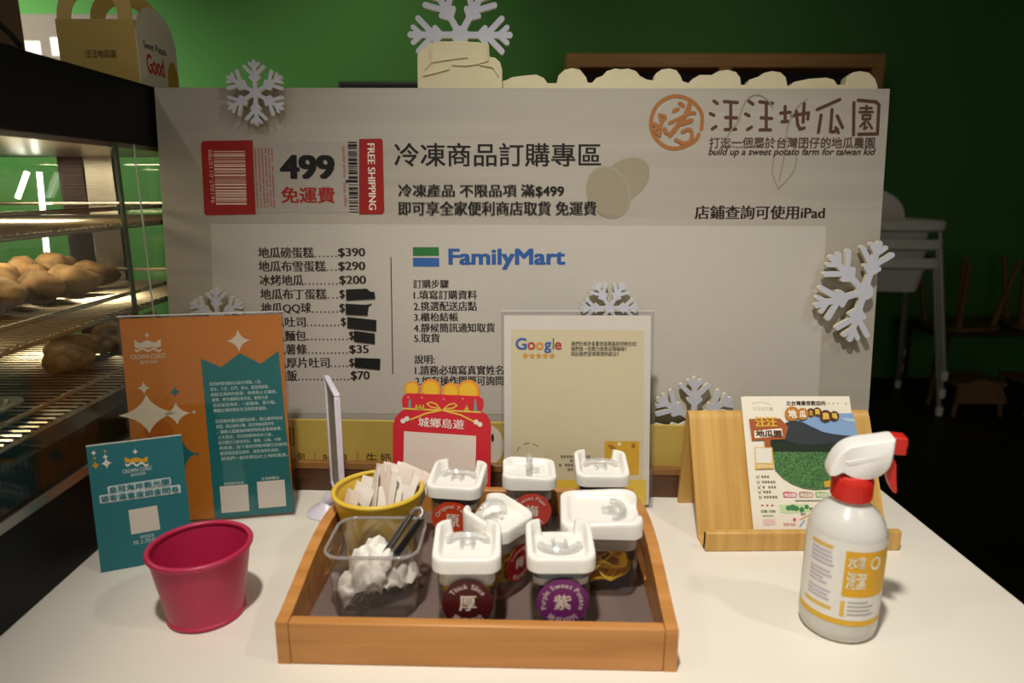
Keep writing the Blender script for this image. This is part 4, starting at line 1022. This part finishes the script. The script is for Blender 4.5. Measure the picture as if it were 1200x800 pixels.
def chip(seed, r_):
    rings = []; N = 6; S = 22; q = random.Random(seed); cv = q.uniform(.5, 1.0); ph = q.uniform(0, 6)
    vs = []; 
    def h(x, y): return r_*(cv*(x*math.cos(ph)+y*math.sin(ph))**2/r_/r_ + .25*noise.noise(Vector((x/r_*1.5, y/r_*1.5, seed*3.1))))
    T_ = .0024
    ring = [[(r_*s_*(1+.12*noise.noise(Vector((math.cos(a), math.sin(a), seed))))*math.cos(a), r_*s_*math.sin(a)*.8) for a in [2*math.pi*i/S for i in range(S)]] for s_ in (.05, .35, .65, .9, 1)]
    rr_ = [[(x, y, h(x, y)) for x, y in rg] for rg in ring]+[[(x, y, h(x, y)-T_) for x, y in rg] for rg in ring[::-1]]
    return MB().rings(rr_, True, True, True)
def fill(jarloc, rz, w_, d_, n, ztop, m, what, seed, r_=.016, group=None, lab=None):
    q = random.Random(seed)
    for i in range(n):
        o = chip(seed*10+i, r_*q.uniform(.85, 1.1)).build('potato_slice', m, smooth=60)
        hx = (w_/2-.0075-r_*.95); hy = (d_/2-.0075-r_*.9)
        x, y = q.uniform(-hx, hx), q.uniform(-hy, hy)
        z = JZ+.010+(ztop-.012)*(i+.5)/n
        o.location = (jarloc[0]+x*math.cos(rz)-y*math.sin(rz), jarloc[1]+x*math.sin(rz)+y*math.cos(rz), z)
        o.rotation_euler = (q.uniform(-.6, .6), q.uniform(-.6, .6), q.uniform(0, 6.28))
        tag(o, what, 'dried sweet potato slice', group)
J = dict(FL=((-.035, .5905), 0), PU=((.0525, .5905), 0), DG=((-.0065, .6465), R(51)), BLj=((-.0545, .7430), R(-9)), BM=((.0300, .7650), R(-1)), BR=((.1175, .7730), R(-2)), BG=((.1005, .6610), R(-2)))
jar('clear jar with a dark maroon round sticker, front left of the jars', *J['FL'], handle='flat', stick=('#4c1518', '厚', 'Thick Slice', '地瓜切片', .0240, .001, .036))
jar('clear jar with a purple round sticker, standing at the front of the tray', *J['PU'], handle='front', hy=-.002, gasket=True, stick=('#742a6c', '紫', 'Purple Sweet Potato', '地瓜切片', .0240, .001, .0365))
jar('clear jar turned cornerwise with handle raised and a dark red sticker', *J['DG'], w_=.059, d_=.059, handle='up', hx=-.004, hy=.006, hrot=-15, stick=('#a01c20', '梅', 'Sweet Plum', '地瓜切片', .0200, .002, .036))
jar('clear jar with an orange-red sticker before the red pouch sign', *J['BLj'], handle='flat', gasket=True, stick=('#c8401d', '原', 'Original Taste', '地瓜切片', .0240, .0, .040))
jar('clear jar with handle standing upright and a coral sticker, middle of the back row', *J['BM'], handle='up', hx=0, hy=0, hrot=-4, lrot=90, lip=.0025, stick=('#c5473a', '梅', 'Sweet Plum', '地瓜切片', .0225, .003, .0405))
jar('clear jar with a blue sticker, right end of the back row', *J['BR'], handle='flat', gasket=True, stick=('#1f6fae', '', 'Salt', '', .0215, .004, .042))
jar('widest clear jar, showing folded yellow slices at the right of the tray', *J['BG'], w_=.083, d_=.083, handle='flat', hy=.012, lrot=-92, lip=.0035)
fill(J['FL'][0], 0, .064, .064, 16, .040, m_chipy, 'yellow slice inside the front left jar with the maroon sticker', 1, group='slices in the maroon sticker jar')
fill(J['PU'][0], 0, .064, .064, 12, .028, m_chipp, 'dark purple slice inside the jar with the purple sticker', 2, group='slices in the purple sticker jar')
fill(J['DG'][0], J['DG'][1], .059, .059, 12, .030, m_chipy, 'yellow slice inside the cornerwise jar with the raised handle', 3, .0145, group='slices in the cornerwise jar')
fill(J['BLj'][0], J['BLj'][1], .064, .064, 18, .052, m_chipo, 'amber slice inside the jar with the orange-red sticker', 4, group='slices in the orange-red sticker jar')
fill(J['BM'][0], 0, .064, .064, 13, .055, m_chipd, 'brown slice inside the middle jar of the back row', 5, group='slices in the coral sticker jar')
fill(J['BR'][0], 0, .064, .064, 9, .040, m_chipy, 'yellow slice inside the back row jar with the blue sticker', 6, group='slices in the blue sticker jar')
fill(J['BG'][0], 0, .083, .083, 16, .046, m_chipy, 'broad yellow slice inside the widest jar', 7, .027, group='slices in the widest jar')
# ================================================================ BAMBOO STAND AND LEAFLETS
m_bam = wood('bamboo', '#b98c45', '#cda35a', .4, (60, 3, 3), .03)
est = thing('bamboo_stand', 'bent bamboo display stand holding leaflets on the right of the counter', 'stand', (.2385, .742, 0))
EW = .2335
prof = []
pts = [(.0, .024), (.0, .008), (.003, .002), (.010, .0), (.020, .003), (.024, .010), (.086, .124), (.0905, .1330), (.0955, .1390), (.102, .1400), (.1065, .137), (.108, .131), (.126, .0)]
th = .0062
def offset(pts, t):
    out = []
    for i, p in enumerate(pts):
        a = Vector(pts[max(0, i-1)]); b = Vector(pts[min(len(pts)-1, i+1)]); d = (b-a).normalized(); out.append((p[0]-d.y*t, p[1]+d.x*t))
    return out
pc = chaikin(pts); inner = offset(pc, -th)
outl = pc+inner[::-1]
n_ = len(pc)
mb = MB(); rings = []
for i in range(n_):
    a, b = pc[i], inner[i]
    a = (a[0], max(a[1], 0)); b = (b[0], max(b[1], 0))
    rings.append([(0, a[0], a[1]), (EW, a[0], a[1]), (EW, b[0], b[1]), (0, b[0], b[1])])
mb.rings(rings, True, True, True).build('bent_panel', m_bam, est, smooth=30)
MB().box(0, EW, -.0085, .0015, 0, .0245).build('lip', m_bam, est, bevel=.002)
lean = math.atan2(.062, .114)
def leaflet(off, back, label, printed):
    P = Panel((.3060+off, .7632-back*.6, .0125+.0), (1, -.01, 0), lean, 'leaflet', label, 'leaflet')
    s = MB().box(-.0, .1365, 0, .166, -.0006, 0).build('sheet', mat('leaflet_paper', '#e3dac6', .5, vary=.015), P.root)
    return P, s
leaflet(.0045, -.0022, 'plain back leaflet peeping out behind the farm leaflet', False)
lf, lsheet = leaflet(0, .0000, 'farm leaflet with a mountain and field picture on the bamboo stand', True)
F = lambda name, col, fn: fitlabel(lf, name, col, fn, lsheet)
def lz(x, y): return (870+x*150/1143, 455+y*105/800)
def lz2(x, y): return (870+x/8, 550+y/8)
F('sky_print', '#7f9cc0', lambda m: lf.poly(m, [lz(*p) for p in ((390, 300), (500, 280), (860, 222), (988, 222), (1030, 430), (760, 560), (270, 560))], 1))
F('cloud_print', '#a9b8ca', lambda m: lf.poly(m, [lz(*p) for p in ((870, 262), (1000, 270), (1005, 300), (920, 290))], 2))
F('mountain_print', '#33363a', lambda m: lf.poly(m, [lz(*p) for p in ((245, 480), (300, 440), (380, 310), (440, 293), (515, 292), (590, 330), (720, 390), (820, 410), (1035, 432), (1040, 575), (258, 560))], 3))
F('trees_print', '#1e2a1c', lambda m: lf.poly(m, [lz(*p) for p in ((245, 470), (330, 455), (400, 470), (520, 500), (620, 505), (760, 490), (900, 470), (1035, 450), (1040, 580), (262, 568))], 4))
if 'field_green' not in MATS:
    mf = mat('field_green', '#3f6a34', .6, vary=.75, scale=420)
mb = MB(); lf.poly(mb, [lz(265, 566), lz(1040, 572), (1014, 562), (1008, 572)]+[lz2(*p) for p in ((930, 140), (800, 180), (670, 187), (560, 172), (450, 128), (370, 75), (300, 0))], 5)
mb.build('field_print', MATS['field_green'], lsheet, smooth=0)
F('yellow_banner', '#c99a26', lambda m: lf.poly(m, [lz2(*p) for p in ((760, 112), (1000, 70), (1000, 128), (880, 160), (765, 165))], 6))
F('lettering', '#3a2a1c', lambda m: put(m, '北台灣最受歡迎的', (lf.px(*lz(388, 130))[0], lf.px(*lz(560, 152))[1], lf.px(*lz(742, 130))[0], lf.px(*lz(560, 112))[1]), lf.z(1), .06, .03))
F('arrow_print', '#c8a544', lambda m: [lf.poly(m, [lz(x, 124), lz(x+18, 133), lz(x, 143)], 1) for x in (765, 805, 845, 915)])
F('faint_emblem', '#c9bfa9', lambda m: (lf.strokes(m, [lz(85, 135), lz(150, 120), lz(200, 128), lz(250, 142)], .0007, 1), put(m, '汪汪地瓜園', (lf.px(*lz(90, 180))[0], lf.px(*lz(170, 195))[1], lf.px(*lz(270, 180))[0], lf.px(*lz(170, 165))[1]), lf.z(1)), None)[-1])
F('bubble_print', '#b5762e', lambda m: [lf.poly(m, circ(*lz(x, y), r_, 24), 7+.3*k) for k, (x, y, r_) in enumerate(((437, 228, 8.6), (530, 230, 7)))])
F('bubble_print', '#5a2814', lambda m: [lf.poly(m, circ(*lz(x, y), r_, 24), 7+.3*k) for k, (x, y, r_) in enumerate(((603, 217, 4.9), (660, 210, 5), (735, 248, 7), (812, 247, 5.6)))])
F('bubble_lettering', '#e6dcc4', lambda m: [put(m, ch, (lf.px(*lz(x-w_, y))[0], lf.px(*lz(x, y+h_))[1], lf.px(*lz(x+w_, y))[0], lf.px(*lz(x, y-h_))[1]), lf.z(9), .08, .04) for ch, x, y, w_, h_ in (('地', 437, 230, 38, 38), ('瓜', 530, 232, 30, 32))])
F('bubble_lettering', '#d9b94e', lambda m: [put(m, ch, (lf.px(*lz(x-w_, y))[0], lf.px(*lz(x, y+h_))[1], lf.px(*lz(x+w_, y))[0], lf.px(*lz(x, y-h_))[1]), lf.z(9), .08, .04) for ch, x, y, w_, h_ in (('主', 603, 220, 20, 22), ('題', 660, 212, 22, 24), ('農', 735, 250, 32, 30), ('場', 812, 248, 25, 26))])
F('sign_print', '#a0542a', lambda m: (lf.poly(m, [lz(*p) for p in ((55, 275), (330, 270), (405, 345), (375, 455), (80, 465))], 6), lf.poly(m, [lz(*p) for p in ((190, 455), (245, 455), (245, 525), (195, 525))], 6), None)[-1])
F('sign_lettering', '#d2a838', lambda m: put(m, '汪汪', (lf.px(*lz(105, 300))[0], lf.px(*lz(200, 345))[1], lf.px(*lz(300, 300))[0], lf.px(*lz(200, 255))[1]), lf.z(8), .1, .05))
F('sign_plate', '#e6dcc8', lambda m: lf.poly(m, [lz(*p) for p in ((100, 380), (345, 358), (355, 428), (105, 445))], 7))
F('sign_lettering', '#4a2a20', lambda m: put(m, '地瓜園', (lf.px(*lz(113, 405))[0], lf.px(*lz(230, 435))[1], lf.px(*lz(343, 405))[0], lf.px(*lz(230, 375))[1]), lf.z(8), .08, .04))
F('square_frame', '#d9b24a', lambda m: lf.poly(m, [lz(*p) for p in ((105, 525), (262, 528), (275, 715), (110, 720))], 6))
F('blank_square', '#ddd6c8', lambda m: lf.poly(m, [lz(*p) for p in ((112, 533), (252, 536), (258, 668), (118, 668))], 7))
F('lettering', '#e8dfc6', lambda m: put(m, '掃我去玩', (lf.px(*lz(130, 690))[0], lf.px(*lz(200, 706))[1], lf.px(*lz(262, 690))[0], lf.px(*lz(200, 680))[1]), lf.z(7), .06))
def checks(m):
    for k, y in enumerate((68, 117, 165, 210, 258)):
        x = 130+6*k; lf.strokes(m, [lz2(x, y-14), lz2(x+4, y+14), lz2(x+28, y+12)], .0005, 1); lf.strokes(m, [lz2(x+8, y-4), lz2(x+14, y+6), lz2(x+30, y-16)], .0006, 1)
        lf.dashes(m, (lz2(x+46, y-13)+lz2(x+46+(85, 120, 118, 95, 118)[k], y+12)), 1, False, k)
F('check_list', '#6b6250', checks)
F('arrow_print', '#b5323c', lambda m: [lf.poly(m, [lz2(x, 325), lz2(x+26, 336), lz2(x, 348)], 1) for x in (178, 224, 270)])
F('map_ground', '#bcd0a0', lambda m: lf.poly(m, [lz2(*p) for p in ((345, 330), (620, 322), (640, 400), (420, 412), (360, 400))], 1))
F('map_trees', '#3f7d4a', lambda m: [lf.poly(m, circ(*lz2(x, y), r_, 12), 2) for x, y, r_ in ((430, 360, 3), (470, 355, 3.6), (505, 365, 3), (555, 375, 3), (600, 350, 2.6))])
F('map_label', '#3a4a30', lambda m: [put(m, t, (lf.px(*lz2(x, y))[0], lf.px(*lz2(x, y+12))[1], lf.px(*lz2(x+46, y))[0], lf.px(*lz2(x, y-12))[1]), lf.z(2), .05) for t, x, y in (('農場', 624, 366), ('停車', 546, 418))])
F('map_road', '#c99a6a', lambda m: lf.strokes(m, [lz2(540, 470), lz2(620, 430), (960, 594)], .0016, 1))
F('map_river', '#8fa9c8', lambda m: (lf.strokes(m, [lz2(540, 530), lz2(580, 480)], .0022, 1), lf.strokes(m, [lz2(620, 470), lz2(700, 420)], .0022, 1), None)[-1])
F('map_pin', '#c8506a', lambda m: (lf.poly(m, circ(*lz2(487, 468), 2, 12), 2), put(m, '汪汪', (lf.px(*lz2(380, 510))[0], lf.px(*lz2(440, 526))[1], lf.px(*lz2(500, 510))[0], lf.px(*lz2(440, 500))[1]), lf.z(2), .05), None)[-1])
for (x0, x1, col, col2) in ((378, 512, '#c65a7a', '#e6dcd0'), (526, 664, '#b98a66', '#e6dcd0'), (680, 812, '#8fb06a', '#e6dcd0')):
    F('word_plate', col, lambda m: lf.poly(m, [lz2(x0, 215), lz2(x0+30, 205), lz2(x1-20, 212), lz2(x1, 225), lz2(x1-4, 262), lz2(x0+8, 264)], 1))
    F('word_lettering', col2, lambda m: put(m, '地瓜園', (lf.px(*lz2(x0+14, 240))[0], lf.px(*lz2(x0, 257))[1], lf.px(*lz2(x1-14, 240))[0], lf.px(*lz2(x0, 220))[1]), lf.z(2), .06, .03))
F('small_print', '#5d5343', lambda m: lf.dashes(m, lz2(495, 284)+lz2(830, 300), 1))
F('lettering', '#4a6a3a', lambda m: put(m, '活動 洽詢', (lf.px(*lz2(170, 390))[0], lf.px(*lz2(240, 405))[1], lf.px(*lz2(308, 390))[0], lf.px(*lz2(240, 378))[1]), lf.z(1), .04))
F('small_print', '#8fa57a', lambda m: lf.dashes(m, lz2(190, 425)+lz2(300, 442), 1))
F('tinted_block', '#d8b9b4', lambda m: lf.poly(m, [lz2(190, 465), lz2(305, 462), lz2(310, 520), lz2(195, 524)], 1))
# ================================================================ SPRAY BOTTLE
sb = thing('spray_bottle', 'frosted spray bottle with white head and red trigger at the front right', 'spray bottle', (.3290, .5960, 0), R(-14))
m_fro = clear('frosted_plastic', (.95, .95, .94, 1), .25, .8, 1.4, milky=.90, mcol=rgb('#ebe8e0'))
m_rw = mat('red_plastic', '#c8261a', .35, vary=.02)
m_hw = mat('head_white', '#ece8e2', .35, vary=.01)
prof = [(.028, 0), (.0325, .002), (.0345, .006), (.0355, .012), (.0355, .095), (.0350, .104), (.0325, .114), (.027, .123), (.019, .130), (.0145, .134), (.0140, .139)]
MB().lathe(prof, 64, True, True).build('bottle_body', m_fro, sb, smooth=50)
MB().lathe([(.0305, .003), (.0335, .007), (.0335, .0165), (.001, .0166)], 48, True, True).build('liquid', clear('clear_liquid', (.93, .94, .92, 1), .02, .6, 1.33), sb, smooth=50)
cap = [(.0165, .136), (.0180, .1375), (.0180, .143), (.0172, .157), (.0150, .160)]
MB().lathe(cap, 48, True, True).build('collar', m_rw, sb, smooth=40)
mb = MB()
for i in range(36):
    a = 2*math.pi*i/36; M = Matrix.Rotation(a, 4, 'Z')
    mb.box(.0172, .0184, -.0005, .0005, .1385, .155, M)
mb.build('collar_ribs', m_rw, sb)
# head: side profile in local x-z, swept in y with rounded edges
hp = [(-.0235, .1600), (-.0235, .1665), (-.0190, .1790), (-.0120, .1880), (-.003, .1930), (.012, .1965), (.0285, .2005), (.0295, .2005), (.0290, .180), (.026, .170), (.019, .1630), (.010, .1590), (-.002, .1590), (-.009, .1625), (-.013, .1650), (-.0190, .1600)]
hp = chaikin(hp+[hp[0]], 2)[:-1]
def head(mb, hp, hw):
    cx = sum(p[0] for p in hp)/len(hp); cz = sum(p[1] for p in hp)/len(hp); rings = []
    for t, s_ in ((-1, .93), (-.95, .965), (-.82, .99), (-.4, 1), (.4, 1), (.82, .99), (.95, .965), (1, .93)):
        rings.append([(cx+(p[0]-cx)*s_, t*hw, cz+(p[1]-cz)*s_) for p in hp])
    return mb.rings(rings, True, True, True)
head(MB(), hp, .0130).build('spray_head', m_hw, sb, smooth=45)
MB().rings([[(-.012, s_*.0135, .176), (.024, s_*.0130, .186), (.024, s_*.0130, .181), (-.008, s_*.0135, .172)] for s_ in (-1, 1)], True, True, True).build('side_ridge', m_hw, sb, bevel=.0008)
MB().box(.0285, .0400, -.0085, .0085, .1845, .2010).build('nozzle', m_rw, sb, bevel=.001)
MB().lathe([(.003, 0), (.003, .002)], 16, M=Matrix.Translation((.0400, 0, .193)) @ Matrix.Rotation(R(90), 4, 'Y')).build('nozzle_tip', m_rw, sb)
tp_ = [(.0255, .172), (.0275, .160), (.0330, .1475), (.0365, .1455), (.0375, .1480), (.0355, .158), (.0335, .178), (.0285, .180)]
M = Matrix(((1, 0, 0, 0), (0, 0, -1, .0), (0, 1, 0, 0), (0, 0, 0, 1)))
MB().prism(chaikin(tp_+[tp_[0]], 1)[:-1], -.0055, .0055, M).build('trigger', m_rw, sb, bevel=.001)
# wrapped label; printed pieces follow the bottle's curve
def wrap(name, col, a0, a1, z0, z1, l, parent, n=24, skew=0, mtl=None):
    r_ = .0355+.0002+.00025*l; mb = MB(); rings = []
    for i in range(n+1):
        a = R(a0+(a1-a0)*i/n); rings.append([(r_*math.cos(a), r_*math.sin(a), z0), (r_*math.cos(a), r_*math.sin(a), z1)])
    vs = [p for r__ in rings for p in r__]; fs = [(2*i, 2*i+2, 2*i+3, 2*i+1) for i in range(n)]
    mb.add(vs, fs)
    return mb.build(name, mtl or ink(col, .45), parent, smooth=60)
lb = wrap('label', '#e2ded6', 185, 375, .022, .106, 0, sb, 48)
wrap('label_band', '#d9a928', 185, 375, .022, .0275, 1, lb, 40)
wrap('label_panel', '#d9a21e', 258, 338, .052, .098, 1, lb)
wrap('label_heading', '#d9b24a', 205, 240, .096, .0995, 1, lb)
wrap('label_heading', '#d9b24a', 200, 246, .0345, .038, 1, lb)
rd = random.Random(5)
for k in range(11):
    z = .092-.0042*k-(.003 if k > 3 else 0)-(.003 if k > 7 else 0)
    wrap('small_print', '#b9b4bd', 206, 238+rd.uniform(-8, 6), z-.0011, z+.0011, 1, lb, 8)
for k in range(4): wrap('small_print', '#aaa69e', 268, 300+rd.uniform(-5, 22), .0465-.0042*k-.0008, .0465-.0042*k+.0008, 1, lb, 8)
wrap('small_print', '#d9b24a', 258, 264, .031, .047, 1, lb, 4)
mb = MB()
def onwrap(mb, pts2, r_, l):
    mb.flat(pts2, 0)
def curved_text(body, a0, a1, z0, z1, col, l, bold=.06, by=.03):
    vs, fs = glyphs(body); mbx = MB(); put(mbx, body, (a0, z0, a1, z1), 0, bold, by)
    r_ = .0355+.0002+.00025*l
    mbx.v = [(r_*math.cos(R(p[0])), r_*math.sin(R(p[0])), p[1]) for p in mbx.v]
    return mbx.build('lettering', ink(col, .45), lb, smooth=0)
curved_text('水噹', 262, 286, .081, .094, '#e9dfc4', 2)
curved_text('清潔', 262, 290, .060, .078, '#e9dfc4', 2)
mbx = MB(); mbx.flat(circ(303, .0865, 9, 28, ry=.0068), 0); r_ = .0355+.0007
mbx.v = [(r_*math.cos(R(p[0])), r_*math.sin(R(p[0])), p[1]) for p in mbx.v]; mbx.build('printed_disc', ink('#e6dcc2', .45), lb, smooth=0)
